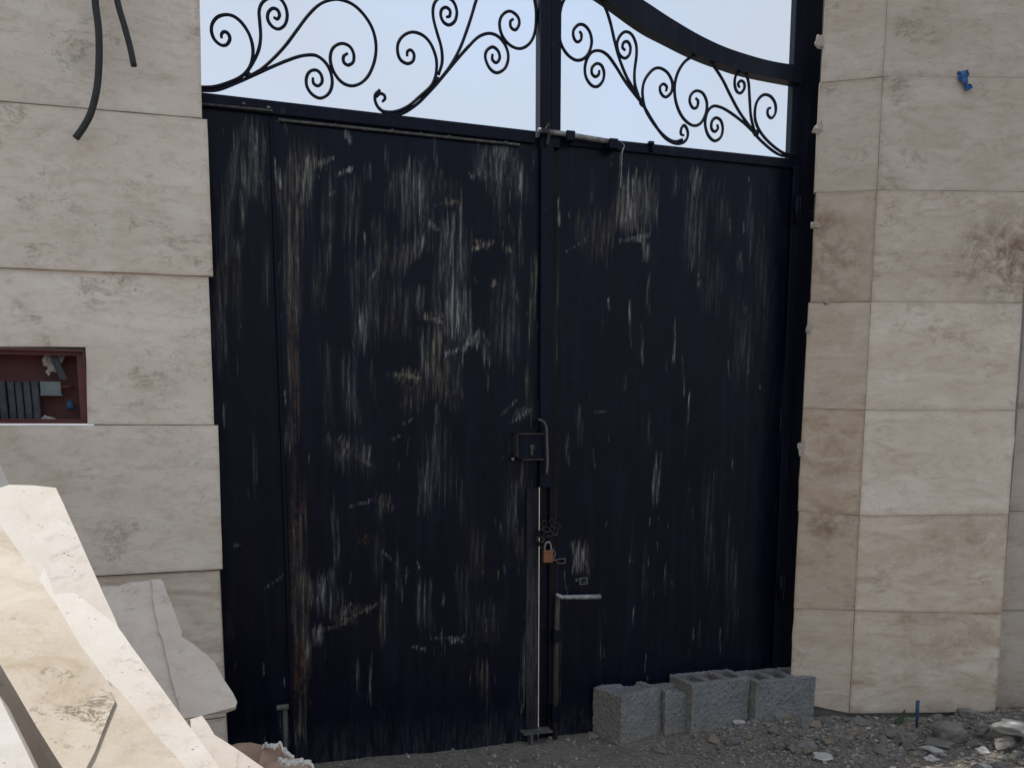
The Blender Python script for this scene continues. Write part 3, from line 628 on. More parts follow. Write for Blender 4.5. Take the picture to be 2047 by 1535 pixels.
for p in L: scroll(LEAF, c2(p), .0054)
def collar(parent, x, y, ang=0):
    a, z = GATE.at(x, y); me = rock_mesh('scroll_weld', .013, 1.0, .55, 1.0, 2, .3, int(x)); o = link('scroll_weld', me, M['bar'], parent, True)
    o.matrix_parent_inverse.identity(); o.location = GATE.w(a, z, 0) - parent.location
    o.rotation_euler = (0, ang, 0)
collar(LEAF, 380 + 312 / 2.729, 412 / 2.729); collar(LEAF, 380 + 1345 / 2.729, 440 / 2.729)

# right leaf
RL = empty('gate_leaf', GATE.w(A_r0, 0), 'right black steel gate leaf under a sweeping curved rail with scrolls', 'gate', 'two leaves of the black gate')
ztr = lambda a: lerp_z(a, [(1117, 282), (1590, 332)])
panel('sheet_panel', RL, A_r0 + .004, A_r1, lambda a: -.03, ztr, 0, 'dark sheet with a pale smear near its top')
rail('top_rail', RL, (1117, 268), (1590, 318), .034, -.02, .012)
stile('meeting_stile', RL, gl(1097.5, 200), gl(1117, 200), ztr(A_r0) - .03, ZT, -.02, .022)
stile('meeting_stile', RL, GATE.at(1080.2, 855, -.006)[0], gl(1107), -.02, ztr(A_r0) - .032, -.012, -.006)
stile('edge_strip', RL, gl(1098), gl(1110), .0, ztr(A_r0) - .036, -.0055, .010, M['dustpaint2'])
stile('hinge_stile', RL, A_r1 - .03, A_r1 + .001, .02, GATE.at(1590, 335)[1], .0045, .014, M['bar'])
Rr = [
 [(740,655),(700,590),(640,490),(592,370),(562,260),(537,150),(507,60),(470,0),(420,-62),(360,-90),(295,-72),(244,0),(220,80),(214,200),(226,280),(265,345),(320,381),(370,369),(405,322),(418,262),(405,202),(372,162),(335,158),(305,190),(304,235),(325,266),(350,252),(353,218),(340,198)],
 [(745,665),(640,530),(570,420),(520,352),(470,322),(420,330),(388,375),(375,435),(385,495),(420,541),(457,545),(488,510),(496,460),(480,415),(450,402),(422,425),(419,463),(440,485),(462,470),(466,445)],
 [(990,880),(940,893),(880,862),(820,795),(768,715),(745,650),(738,570),(755,500),(800,443),(845,430),(895,460),(925,520),(920,580),(885,613),(855,590),(848,550),(870,530),(891,550),(885,576)],
 [(712,605),(690,530),(688,450),(700,350),(697,280),(670,220),(630,202),(595,230),(578,280),(590,340),(625,369),(655,345),(662,300),(645,265),(620,270),(612,300),(630,320)],
 [(740,660),(800,760),(850,835),(900,885),(955,906),(1000,895),(1022,860),(1020,820),(1000,790),(982,812),(980,845),(1000,855)],
 [(1430,820),(1350,710),(1290,600),(1240,500),(1180,410),(1130,362),(1080,350),(1010,385),(960,460),(940,550),(950,650),(990,740),(1050,790),(1100,780),(1135,720),(1143,650),(1120,592),(1080,573),(1045,595),(1035,640),(1055,681),(1080,676),(1088,640),(1072,618)],
 [(1435,830),(1370,770),(1290,710),(1230,677),(1180,671),(1145,710),(1132,780),(1150,850),(1190,888),(1230,865),(1243,810),(1230,760),(1200,743),(1175,765),(1172,810),(1192,830),(1212,810),(1208,785)],
 [(1440,820),(1420,730),(1412,620),(1405,520),(1385,467),(1355,453),(1325,480),(1318,530),(1330,575),(1355,588),(1378,560),(1378,525),(1358,510),(1340,530),(1350,555)],
 [(1700,972),(1660,972),(1620,962),(1560,920),(1500,860),(1460,795),(1445,730),(1455,650),(1495,601),(1540,606),(1572,650),(1575,710),(1550,745),(1527,725),(1527,690),(1545,680)],
 [(1435,835),(1490,893),(1560,952),(1620,982),(1700,988)],
]
for p in Rr: scroll(RL, c3(p), .0055)
collar(RL, 1050 + 735 / 3.149, 655 / 3.149); collar(RL, 1050 + 1450 / 3.149, 840 / 3.149)
# curved rail
tp = c3([(-40, -420), (160, -300), (400, -180), (560, -100), (740, 5), (900, 110), (1080, 217), (1250, 298), (1420, 355), (1570, 393), (1735, 418)])
bt = c3([(-40, -300), (100, -230), (260, -140), (370, -80), (500, 0), (740, 172), (900, 258), (1060, 338), (1220, 402), (1420, 465), (1735, 527)])
T3 = catmull([Vector(GATE.w(*GATE.at(x, y, .012), 0)) for x, y in tp], 6); B3 = catmull([Vector(GATE.w(*GATE.at(x, y, .012), 0)) for x, y in bt], 6)
bm = bmesh.new(); rings = []
for t_, b_ in zip(T3, B3): rings.append([bm.verts.new(p + GATE.n * o_) for p, o_ in ((t_, .016), (b_, .016), (b_, -.03), (t_, -.03))])
for r0, r1 in zip(rings, rings[1:]):
    for k in range(4): bm.faces.new((r0[k], r1[k], r1[(k + 1) % 4], r0[(k + 1) % 4]))
bm.faces.new(rings[0]); bm.faces.new(rings[-1][::-1])
from_bm('curved_rail', bm, M['bar'], RL)
# top slide bolt
bm = bmesh.new(); P = [GATE.w(*GATE.at(x, y, .035), .035) for x, y in ((1076, 261), (1120, 267), (1225, 284))]
add_tube(bm, P, .0085, 12); SB = from_bm('slide_bolt', bm, M['zinc'], RL, True)
for (x, y, s) in ((1140, 272, .017), (1226, 288, .018)):
    a, z = GATE.at(x, y, .04); bm = bmesh.new(); add_box(bm, GATE, a - s, a + s * .9, z - s, z + s * .9, .012, .05); bevel(bm, .002); from_bm('bolt_bracket', bm, M['frame'], SB)
bm = bmesh.new(); P = [GATE.w(*GATE.at(x, y, .045), .045) for x, y in ((1098, 247), (1092, 258), (1098, 268), (1094, 290))]
add_tube(bm, P, .006, 6); a, z = GATE.at(1085, 262, .04); add_box(bm, GATE, a - .008, a + .02, z - .008, z + .006, .033, .05); from_bm('bolt_lug', bm, M['rod'], SB)
a, z = GATE.at(1302, 292, .02); bm = bmesh.new(); add_box(bm, GATE, a - .012, a, z + .006, z + .014, .012, .028); add_box(bm, GATE, a, a + .008, z - .018, z + .014, .012, .028); from_bm('angle_catch', bm, M['frame'], RL)
# drop bolt with horizontal grip
P = [GATE.w(*GATE.at(x, y, .03), .03) for x, y in ((1115, 1188), (1112, 1300), (1109, 1474))]
bm = bmesh.new(); add_tube(bm, P, .0095, 12); DB = from_bm('drop_bolt', bm, M['rod'], RL, True)
P = [GATE.w(*GATE.at(x, y, .036), .036) for x, y in ((1112, 1187), (1122, 1193), (1160, 1193), (1200, 1192))]
bm = bmesh.new(); add_tube(bm, P, [.006, .008, .0092, .0092], 12); from_bm('bolt_grip', bm, M['zinc'], DB, True)
for (y0, y1) in ((1258, 1282), (1408, 1440)):
    a, z0 = GATE.at(1112.5, y1, .03); _, z1 = GATE.at(1112.5, y0, .03)
    if y0 > 1400: a = GATE.at(1110, y1, .03)[0]
    bm = bmesh.new(); add_box(bm, GATE, a - .017, a + .017, z0, z1, .003, .043); bevel(bm, .003, 2); from_bm('bolt_guide', bm, M['frame'], DB)
# two small rectangular sockets welded on the sheet
for (x, y, wx, wy) in ((1121, 1121, .018, .010), (1166, 1161, .016, .013)):
    a, z = GATE.at(x, y, .01); bm = bmesh.new()
    for (p0, p1, q0, q1) in ((-wx, wx, wy - .004, wy), (-wx, wx, -wy, -wy + .004), (-wx, -wx + .004, -wy + .0041, wy - .0041), (wx - .004, wx, -wy + .0041, wy - .0041)):
        add_box(bm, GATE, a + p0, a + p1, z + q0, z + q1, .002, .014)
    from_bm('square_socket', bm, M['dusty'], RL)

# outer posts
GP = empty('gate_post', GATE.w(gl(1600), 0), 'tall black steel post standing against the stone pillar', 'gate post')
stile('post_tube', GP, gl(1559), gl(1559) + .125, -.02, ZT, -.04, -.006, M['bar'])
# hinge barrel pieces on the post
for y in (420, 1170):
    a, z = GATE.at(1594, y, .03); bm = bmesh.new(); add_tube(bm, [GATE.w(gl(1563), z - .05, .04), GATE.w(gl(1563), z + .05, .04)], .012, 12); from_bm('hinge_barrel', bm, M['frame'], GP, True)
GP2 = empty('gate_post', GATE.w(A_l - .1, 0), 'black steel post half hidden behind the left wall edge', 'gate post')
stile('post_tube', GP2, A_l - .14, A_l - .052, -.02, GATE.at(405, 215)[1], -.04, .02)

# padlock and chain
a, z = GATE.at(1095, 1111, .045)
PL = empty('padlock', GATE.w(a, z - .02, .045), 'small copper coloured padlock hanging from a dark chain between the leaves', 'padlock')
bm = bmesh.new(); add_box(bm, GATE, a - .018, a + .018, z - .024, z + .022, .036, .054); bevel(bm, .003, 2); from_bm('lock_body', bm, M['brass'], PL)
bm = bmesh.new(); P = catmull([GATE.w(a + q, z + h, .045) for q, h in ((-.011, .018), (-.012, .038), (-.004, .05), (.006, .05), (.012, .038), (.013, .02))], 4); add_tube(bm, P, .0034, 8); from_bm('shackle', bm, M['zinc'], PL, True)
bm = bmesh.new(); P = catmull([GATE.w(*GATE.at(x, y, .05), .05) for x, y in ((1104, 1096), (1110, 1106), (1106, 1118), (1113, 1120))], 3); add_tube(bm, P, .0035, 6); from_bm('key_ring', bm, M['dusty'], PL, True)
CH = empty('chain', GATE.w(a, z + .05, .04), 'dark rusty chain looped through both leaves above the padlock', 'chain')
lk = [(1087, 1048, 0), (1092, 1058, 1.2), (1082, 1066, .2), (1079, 1078, 1.3), (1083, 1088, .4), (1103, 1045, .3), (1112, 1050, 1.0), (1110, 1062, .1), (1098, 1066, 1.2), (1093, 1080, .2)]
for (x, y, ro) in lk:
    aa, zz = GATE.at(x, y, .04); pts = []
    for k in range(13):
        th = 6.2832 * k / 12; u, v_ = .009 * math.cos(th), .015 * math.sin(th)
        c_, s_ = math.cos(ro), math.sin(ro); pts.append(GATE.w(aa + u * c_ - v_ * s_, zz + u * s_ + v_ * c_, .042 + .004 * math.sin(th + ro * 3)))
    bm = bmesh.new(); add_tube(bm, pts, .0028, 6); from_bm('chain_link', bm, M['chain'], CH, True)
# a scrap of wire hanging from the top bolt
bm = bmesh.new(); P = catmull([GATE.w(*GATE.at(x, y, .04), .045) for x, y in ((1240, 284), (1247, 293), (1243, 305), (1241, 340), (1239, 377))], 4)
add_tube(bm, P, .0019, 6); o = from_bm('wire', bm, M['zinc'], None, True); setp(o, 'short pale wire hanging from the top slide bolt', 'wire')

# ------------------------------------------------------------------ niche box in the left wall
x0, z0 = GATE.at(-140, 849, WOFF); x1, z1 = GATE.at(168, 697, WOFF)
z0 = GATE.at(60, 847, WOFF)[1]; z1 = GATE.at(60, 697, WOFF)[1]
EB = empty('meter_box', GATE.w((x0 + x1) / 2, z0, WOFF - .05), 'open red oxide metal box set into the stone wall', 'box')
D0, D1 = WOFF - .115, WOFF - .004
bm = bmesh.new()
add_box(bm, GATE, x0, x1, z0 + .005, z1 - .005, D0 - .004, D0); from_bm('back_plate', bm, M['red'], EB)
for nm, b in (('side_plate', (x1 - .004, x1, z0 + .0052, z1 - .0052, D0 + .001, D1)), ('side_plate', (x0, x0 + .004, z0 + .0052, z1 - .0052, D0 + .001, D1)), ('top_plate', (x0, x1, z1 - .005, z1 - .001, D0, D1)), ('bottom_plate', (x0, x1, z0 + .001, z0 + .005, D0, D1))):
    bm = bmesh.new(); add_box(bm, GATE, *b); from_bm(nm, bm, M['red'], EB)
bm = bmesh.new()
add_box(bm, GATE, x0, x1 - .012, z1 - .016, z1 - .0055, D1 - .02, D1 - .017); add_box(bm, GATE, x1 - .024, x1 - .0045, z0 + .006, z1 - .0055, D1 - .02, D1 - .0165); add_box(bm, GATE, x0, x1 - .0245, z0 + .0055, z0 + .014, D1 - .02, D1 - .017)
from_bm('inner_rim', bm, M['red'], EB)
def bp(x, y, off): return GATE.at(x, y, off)
o_ = WOFF - .07
aS0, zS0 = bp(-30, 842, o_); aS1, zS1 = bp(80, 763, o_)
SLT = empty('strip_bundle', GATE.w(aS0, zS0, o_), 'bundle of upright dark grey strips inside the red box', 'strips')
n = 7
for k in range(n):
    q0 = aS0 + (aS1 - aS0) * k / n; q1 = aS0 + (aS1 - aS0) * (k + .86) / n
    bm = bmesh.new(); hz = random.Random(k).uniform(-.002, .002)
    pts = [GATE.w(q, z, o_ + random.Random(k).uniform(0, .012)) for q, z in ((q0, zS0), (q1, zS0), (q1 - .002, zS1 + hz), (q0 - .002, zS1 + hz))]
    add_prism(bm, pts, GATE.n, .03, .003); from_bm('strip', bm, M['slat'], SLT)
bm = bmesh.new(); a0, z0_ = bp(82, 788, o_); a1, z1_ = bp(121, 763, o_); add_box(bm, GATE, a0, a1, z0_, z1_, o_ - .01, o_ + .004); add_box(bm, GATE, a0 - .001, a1 + .004, z0_ - .004, z0_ - .0002, o_ - .01, o_ + .012); from_bm('mounting_plate', bm, M['plate'], EB)
bm = bmesh.new(); a0, z0_ = bp(122, 773, o_); add_tube(bm, [GATE.w(a0, z0_, o_), GATE.w(a0 + .035, z0_, o_)], .005, 8); from_bm('stub_pin', bm, M['red'], EB, True)
# blue cap
me = rock_mesh('plastic_lump', .016, .8, .8, 1.25, 2, .25, 4); o = link('plastic_lump', me, M['bluedull'], None, True); o.location = GATE.w(*bp(141, 812, o_), o_ + .005); setp(o, 'small blue plastic lump at the right end of the red box', 'plastic cap')
# leaning dark strip
bm = bmesh.new(); pts = [GATE.w(*bp(x, y, o_ + .02), o_ + .02) for x, y in ((96, 703), (110, 703), (135, 758), (120, 759))]; add_prism(bm, pts, GATE.n, .008, .001); o = from_bm('dark_strip', bm, M['slat'], None); setp(o, 'short dark strip leaning at the top right inside the red box', 'strip')
def crumple(name, pix, off, mat, label, cat, amp=.012, seed=0, depth=.004, fr=GATE):
    P = [Vector(fr.w(*fr.at(x, y, off), off)) for x, y in pix]
    bm = bmesh.new(); f = bm.faces.new([bm.verts.new(p) for p in P]); bmesh.ops.triangulate(bm, faces=[f])
    bmesh.ops.subdivide_edges(bm, edges=bm.edges, cuts=4, use_grid_fill=True); 
    for v in bm.verts: v.co += fr.n * amp * mn.noise(v.co * 60 + Vector((seed, 0, 0))) + Vector((1, 0, 1)) * amp * .3 * mn.noise(v.co * 90 + Vector((0, seed, 0)))
    o = from_bm(name, bm, mat); md = o.modifiers.new('t', 'SOLIDIFY'); md.thickness = depth; setp(o, label, cat); return o
crumple('torn_paper', [(84, 722), (90, 712), (98, 703), (120, 702), (130, 712), (127, 720), (118, 712), (112, 745), (104, 742), (97, 752), (92, 744), (99, 738), (88, 730)], WOFF - .075, M['paper'], 'torn pale paper scrap hanging at the top of the red box', 'paper', .014, 1)
crumple('plaster_scrap', [(84, 836), (90, 829), (105, 834), (122, 841), (121, 845), (96, 844), (84, 843)], WOFF - .05, M['paper'], 'broken pale plaster scrap on the floor of the red box', 'plaster', .008, 5, .008)
crumple('plaster_scrap', [(0, 838), (6, 839), (11, 844), (-8, 845), (-10, 840)], WOFF - .04, M['paper'], 'tiny pale plaster crumb in front of the upright grey strips', 'plaster', .004, 8, .006)

# ------------------------------------------------------------------ cables on the left wall
for pix, lab, r in (([(178, -420), (182, -250), (186, -90), (190, 0), (197, 60), (198, 120), (194, 175), (183, 222), (168, 253), (151, 277)], 'long black cable curving down over the left wall', .0095),
                    ([(196, -300), (212, -120), (234, 0), (248, 50), (260, 95), (268, 133)], 'shorter straight black cable hanging beside the curved one', .0085)):
    P = catmull([Vector(GATE.w(*GATE.at(x, y, WOFF + .07), WOFF + .07)) for x, y in pix], 6)
    t_ = P[0]; P = [t_ + Vector((0, .1, .05)) - GATE.n * .0] + P if False else P
    bm = bmesh.new(); add_tube(bm, P, r, 12, GATE.n); o = from_bm('cable', bm, M['rubber'], None, True)
    setp(o, lab, 'cable', 'cables hanging on the left wall')

# ------------------------------------------------------------------ concrete blocks
def block(px, py, ang, L_, W_, H_, label, notch=False, seed=0, zoff=-.02, name='concrete_block', cav=2):
    r = ray(px, py); t = (.0 - CAMZ) / r.z; c = CAM + r * t              # nearest bottom corner on the ground
    d = Vector((math.cos(R(ang)), math.sin(R(ang)), 0)); e = Vector((-d.y, d.x, 0))
    bm = bmesh.new()
    def bx(u0, u1, v0, v1, z0=0, z1=H_):
        vs = [bm.verts.new((u, v, z)) for z in (z0, z1) for (u, v) in ((u0, v0), (u1, v0), (u1, v1), (u0, v1))]
        for f in ((3, 2, 1, 0), (4, 5, 6, 7), (0, 1, 5, 4), (1, 2, 6, 5), (2, 3, 7, 6), (3, 0, 4, 7)): bm.faces.new([vs[i] for i in f])
    tk = .028
    h0 = H_
    bx(0, L_, 0, tk, 0, H_ * (.93 if notch else 1)); bx(0, L_, W_ - tk, W_)
    for k in range(cav + 1):
        u = (L_ - tk) * k / cav; bx(u, u + tk, 0.002, W_ - .002, 0, H_ * (.84 if notch and k == 1 else 1))
    bx(.01, L_ - .01, .01, W_ - .01, 0, H_ - (.014 if cav < 3 else .032))
    me = bpy.data.meshes.new(name); bm.to_mesh(me); bm.free()
    o = link(name, me, M['block']); o.location = (c.x, c.y, zoff); o.rotation_euler = (0, 0, R(ang))
    m1 = o.modifiers.new('r', 'REMESH'); m1.mode = 'VOXEL'; m1.voxel_size = .0042
    tx = bpy.data.textures.new('grain', 'CLOUDS'); tx.noise_scale = .012; tx.noise_depth = 3
    m2 = o.modifiers.new('d', 'DISPLACE'); m2.texture = tx; m2.strength = .008; m2.mid_level = .5
    tx2 = bpy.data.textures.new('lump', 'CLOUDS'); tx2.noise_scale = .06
    m3 = o.modifiers.new('e', 'DISPLACE'); m3.texture = tx2; m3.strength = .006
    setp(o, label, 'concrete block', 'grey concrete blocks at the foot of the gate'); return o
block(1240, 1488, 36, .21, .158, .205, 'front concrete block with a brown earthy end face', seed=1, cav=1)
block(1381, 1470, 23, .27, .165, .222, 'middle concrete block showing its hollow cells', seed=3, cav=3)
block(1328, 1470, 20, .095, .11, .196, 'broken piece of concrete block with a bitten top edge', True, 2, name='block_fragment', cav=1)
block(1508, 1458, 17, .272, .165, .212, 'concrete block standing nearest the stone pillar', seed=4, cav=3)

# ------------------------------------------------------------------ stones and rubbish on the ground
def gpt(px, py, lift=0):
    r = ray(px, py); t = -CAMZ / r.z; c = CAM + r * t
    for _ in range(3): t = (gz(c.x, c.y) - CAMZ) / r.z; c = CAM + r * t
    return c
big = [(1600, 1434, 28, 1.0, .75, .8, 'rockwarm', 'brownish pointed stone leaning against the last block'),
       (1605, 1498, 26, 1.1, .8, .65, 'rock', 'rounded dull stone alone in front of the rubble'),
       (1898, 1470, 34, 1.05, .8, .85, 'rock', 'largest grey angular stone below the pillar'),
       (1882, 1490, 32, 1.1, .7, .35, 'rock', 'flat grey stone lying just before the largest stone'),
       (1560, 1440, 18, 1.2, .8, .8, 'rock', 'grey stone wedged before the last concrete block'),
       (1530, 1438, 14, 1.2, .8, .8, 'chip', 'pale stone by the middle of the concrete blocks'),
       (1507, 1447, 11, 1, .8, 1, 'rock', 'small upright stone near the joint of two blocks'),
       (1636, 1422, 14, 1, .8, .9, 'rock', 'grey stone between the last block and the pillar'),
       (1663, 1428, 12, 1.1, .8, .8, 'rock', 'small grey stone beside the pillar corner'),
       (1183, 1474, 11, 1.2, .8, .6, 'rock', 'small stone at the foot of the brown block end'),
       (1862, 1502, 18, 1.2, .7, .5, 'chip', 'pale flat stone left of the white chips'),
       (1985, 1420, 26, 1.3, .8, .5, 'rock', 'broad stone at the right foot of the pillar'),
       (2030, 1408, 20, 1.2, .8, .5, 'rock', 'stone at the far right edge behind the white slab scrap'),
       (2010, 1490, 26, 1.2, .8, .5, 'rock', 'dark clod below the white slab scrap'),
       (1840, 1428, 16, 1.3, .7, .8, 'rock', 'clod of earth under the pillar edge'),
       (1930, 1432, 18, 1.3, .7, .7, 'rock', 'clod of earth right of the blue stick'),
       (1960, 1462, 17, 1, .8, .8, 'rock', 'grey stone between the largest stone and the white scrap')]
for k, (x, y, s, sx, sy, sz, m_, lab) in enumerate(big):
    c = gpt(x, y); me = rock_mesh('stone', s / 530, sx, sy, sz, 3, .35, k + 20, 7)
    o = link('stone', me, M[m_]); o.location = (c.x, c.y, c.z + s / 530 * sz * .45); o.rotation_euler = (0, 0, random.uniform(-1, 1)); setp(o, lab, 'stone')
chips = [(2030, 1460, 44, 1.2, .7, .35, 'white broken slab scrap at the right edge of the ground'), (1640, 1516, 22, 1.1, .8, .35, 'white ragged chip at the bottom, right of the rounded stone'),
         (1862, 1518, 16, 1.1, .6, .4, 'ragged white chip near the lower right corner'), (1760, 1481, 30, 1.1, .2, .12, 'thin white stone splinter lying flat'),
         (1963, 1502, 14, 1.1, .6, .5, 'small white chip under the pale stones, lower right'), (1300, 1466, 10, 1, .6, .9, 'crumpled white scrap before the front block'),
         (1478, 1446, 13, 1.1, .7, .5, 'white crumb before the middle block'), (1960, 1532, 17, 1.1, .6, .3, 'white chip at the very bottom right')]
for k, (x, y, s, sx, sy, sz, lab) in enumerate(chips):
    c = gpt(x, y); me = rock_mesh('stone_chip', s / 545, sx, sy, sz, 3, .5, k + 60, 8)
    o = link('stone_chip', me, M['chip']); o.location = (c.x, c.y, c.z + s / 545 * sz * .5); o.rotation_euler = (.1, .05, random.uniform(-.2, .2)); setp(o, lab, 'stone chip')
# blue stick, green shard, blue scrap in the joint
c = gpt(1833, 1447); bm = bmesh.new(); add_tube(bm, [Vector((c.x, c.y, c.z - .01)), Vector((c.x - .002, c.y, c.z + .05)), Vector((c.x, c.y + .005, c.z + .092))], [.005, .007, .0075], 8)
o = from_bm('plastic_peg', bm, M['bluedull'], None, True); setp(o, 'dark blue plastic peg stuck upright in the dirt by the pillar', 'peg')
c = gpt(1797, 1448); bm = bmesh.new(); pts = [Vector((c.x + u, c.y, c.z + v_)) for u, v_ in ((-.02, -.01), (.012, -.01), (.02, .03), (.022, .062), (.004, .04), (-.014, .02))]
add_prism(bm, pts, Vector((0, -1, .1)).normalized(), .004, .0005); o = from_bm('green_shard', bm, M['leaf'], None); setp(o, 'small dull green shard standing beside the blue peg', 'shard')
crumple('blue_scrap', [(1916, 142), (1937, 143), (1934, 158), (1941, 176), (1933, 180), (1926, 172), (1918, 160)], .012, M['blue'], 'bright blue plastic scrap caught in the top joint of the pillar', 'plastic scrap', .02, 3, .004, FRO)

# mid-size pebbles: individuals
pm = [rock_mesh('pebble', 1, 1, .85, .7, 2, .35, 100 + k, 6) for k in range(8)]
rr = random.Random(3); cnt = 0
def rub(x, y):
    """how much rubble lies here (0..1)"""
    a = max(0, min(1, (x - .45) / .5)); return a * math.exp(-((y - 3.22) / .26) ** 2) * .95 + .05
pmats = [M['rock'], M['rock'], M['rock'], M['rockwarm'], M['rock'], M['rock'], M['rockwarm'], M['rock']]
for m_ in range(len(pm)): pm[m_].materials.append(pmats[m_ % 8])
while cnt < 270:
    x = rr.uniform(.1, 2.2); y = rr.uniform(2.7, 3.5)
    if x < .98 and y > 3.12 + (x - .4) * .33: continue
    if x > 1.05 and y > 3.44: continue
    if rr.random() > rub(x, y): continue
    s = .007 + min(.024, rr.expovariate(1 / .008))
    o = bpy.data.objects.new('pebble', pm[rr.randrange(8)]); COL.objects.link(o); o.location = (x, y, gz(x, y) + s * .3); o.scale = (s * rr.uniform(.9, 1.5), s, s * rr.uniform(.8, 1.25))
    o.rotation_euler = (0, 0, rr.uniform(0, 6.28)); setp(o, 'pebble among the loose rubble before the gate and pillar', 'pebble', 'pebbles in the rubble'); cnt += 1
# gravel: uncountable
tv, tf = [], []
base = []
for k in range(6):
    me = rock_mesh('g', 1, 1, .9, .65, 1, .4, 200 + k, 5); base.append((np.array([v.co[:] for v in me.vertices]), np.array([p.vertices[:] for p in me.polygons]))); bpy.data.meshes.remove(me)
n0_ = 0; cnt = 0
while cnt < 12000:
    x = rr.uniform(-.6, 2.7); y = rr.uniform(2.2, 3.6)
    if x > 1.05 and y > 3.44: continue
    if rr.random() > max(.10, rub(x, y)): continue
    s = min(.014, .002 + rr.expovariate(1 / .0026)); bv, bf = base[rr.randrange(6)]
    th = rr.uniform(0, 6.28); c_, s_ = math.cos(th), math.sin(th)
    P = bv * s; P = np.stack([P[:, 0] * c_ - P[:, 1] * s_ + x, P[:, 0] * s_ + P[:, 1] * c_ + y, P[:, 2] + gz(x, y) + s * .25], -1)
    tv.append(P); tf.append(bf + n0_); n0_ += len(P); cnt += 1
me = bpy.data.meshes.new('gravel'); me.from_pydata(np.concatenate(tv).tolist(), [], np.concatenate(tf).tolist())
def gravel_mat():
    m, nt, b = newmat('gravel'); t = NT(nt); v = t.coords((1, 1, 1), False)
    vo = t.n('ShaderNodeTexVoronoi'); vo.inputs['Scale'].default_value = 60; t.l(v, vo.inputs['Vector']); sp = t.n('ShaderNodeSeparateColor'); t.l(vo.outputs['Color'], sp.inputs[0])
    c = t.mix(sp.outputs[0], (.14, .126, .108, 1), (.31, .28, .24, 1)); c = t.mix(t.ramp(sp.outputs[1], .975, .98), c, (.45, .43, .4, 1))
    t.l(c, b.inputs['Base Color']); b.inputs['Roughness'].default_value = .95; return m
g = link('gravel', me, gravel_mat()); setp(g, 'loose grey gravel and crumbs of earth over the ground', 'gravel', None, 'stuff')

# ------------------------------------------------------------------ pile of cut stone offcuts, lower left
def off(name, pix, refp, Y, nrm, th, mat, label, col=(0, 0, 0, 1), jag=0.0, seed=0, step=.03):
    nrm = Vector(nrm).normalized(); r = ray(*refp); P0 = CAM + r * (Y / r.y)
    P = [on_plane(x, y, P0, nrm) for x, y in pix]
    Q = []; rr = random.Random(seed); k = len(P)
    for i in range(k):
        p, q = P[i], P[(i + 1) % k]; L_ = (q - p).length; n = max(1, int(L_ / step)); sd = (q - p).cross(nrm).normalized()
        for j in range(n): Q.append(p + (q - p) * (j / n) + sd * (rr.gauss(0, .0003 + jag) if j else 0))
    bm = bmesh.new(); add_prism(bm, Q, nrm, th, .0015)
    o = from_bm(name, bm, mat); o.color = col
    at = o.data.attributes.new('edge', 'FLOAT', 'POINT'); at.data.foreach_set('value', [1.0] * len(o.data.vertices))
    setp(o, label, 'stone slab', 'stone offcuts piled by the left wall'); return o
N1 = (.08, -.62, .78)
REF = (200, 1300)
off('stone_offcut', [(-160, 620), (-60, 800), (0, 926), (20, 972), (120, 1200), (-160, 1200)], REF, 1.82, N1, .022, M['pile_white'], 'white slab whose tip shows highest at the left edge of the pile', seed=1)
off('stone_offcut', [(-150, 990), (0, 975), (19, 968), (70, 970), (112, 974), (178, 1122), (236, 1252), (330, 1470), (520, 1900), (-150, 1900)], REF, 1.72, N1, .022, M['pile_white'], 'tall cream slab with a square top corner rising from the pile', (.03, .08, 0, 1), 0, 2)
off('stone_offcut', [(90, 1130), (107, 1187), (150, 1184), (234, 1250), (330, 1384), (438, 1532), (700, 1900), (430, 1900), (60, 1200)], REF, 1.60, (.12, -.50, .86), .022, M['pile_white'], 'bright white diagonal slab lying across the middle of the pile', seed=3)
off('stone_offcut', [(-170, 850), (0, 1049), (75, 1152), (110, 1204), (161, 1290), (213, 1359), (231, 1400), (172, 1538), (60, 1800), (124, 1535), (0, 1325), (-170, 1040)][:8] + [(126, 1538), (0, 1327), (-170, 1040)], REF, 1.42, (.05, -.60, .80), .024, M['pile_beige'], 'thick beige slab with brown flecks at the front of the pile', (.25, .12, 0, 1), .0004, 4)
off('stone_offcut', [(214, 1357), (239, 1380), (300, 1456), (369, 1532), (520, 1720), (60, 1800), (174, 1540), (233, 1402)], REF, 1.427, (.05, -.60, .80), .02, M['pile_beige'], 'lower beige flecked slab tucked under the thick beige one', (.2, .08, 0, 1), .0004, 5)
off('stone_offcut', [(-200, 1100), (0, 1394), (69, 1535), (180, 1760), (-200, 1760)], REF, 1.36, (-.02, -.66, .75), .03, M['pile_white'], 'white slab at the lower left corner in front of the pile', seed=6)
off('stone_offcut', [(-200, 1080), (0, 1352), (105, 1540), (200, 1730), (60, 1730), (-200, 1300)], REF, 1.55, (-.02, -.66, .75), .02, M['pile_grey'], 'slab with painted shade glimpsed in the gap behind the corner slab', (.2, .4, .6, 1), 0, 7)  # fills the dark gap; the shade there is painted by a darker slab colour
off('broken_slab', [(205, 1172), (262, 1163), (320, 1156), (331, 1180), (343, 1206), (352, 1232), (363, 1261), (361, 1272), (382, 1284), (398, 1298), (412, 1306), (427, 1322), (436, 1340), (447, 1359), (452, 1366), (464, 1384), (473, 1402), (470, 1414), (430, 1424), (386, 1432), (300, 1560), (130, 1560), (150, 1300)], (320, 1300), 2.32, (.18, -.80, .58), .014, M['pile_grey'], 'large broken slab with a jagged right edge leaning behind the pile', (.02, .0, .0, 1), .0022, 8, .018)
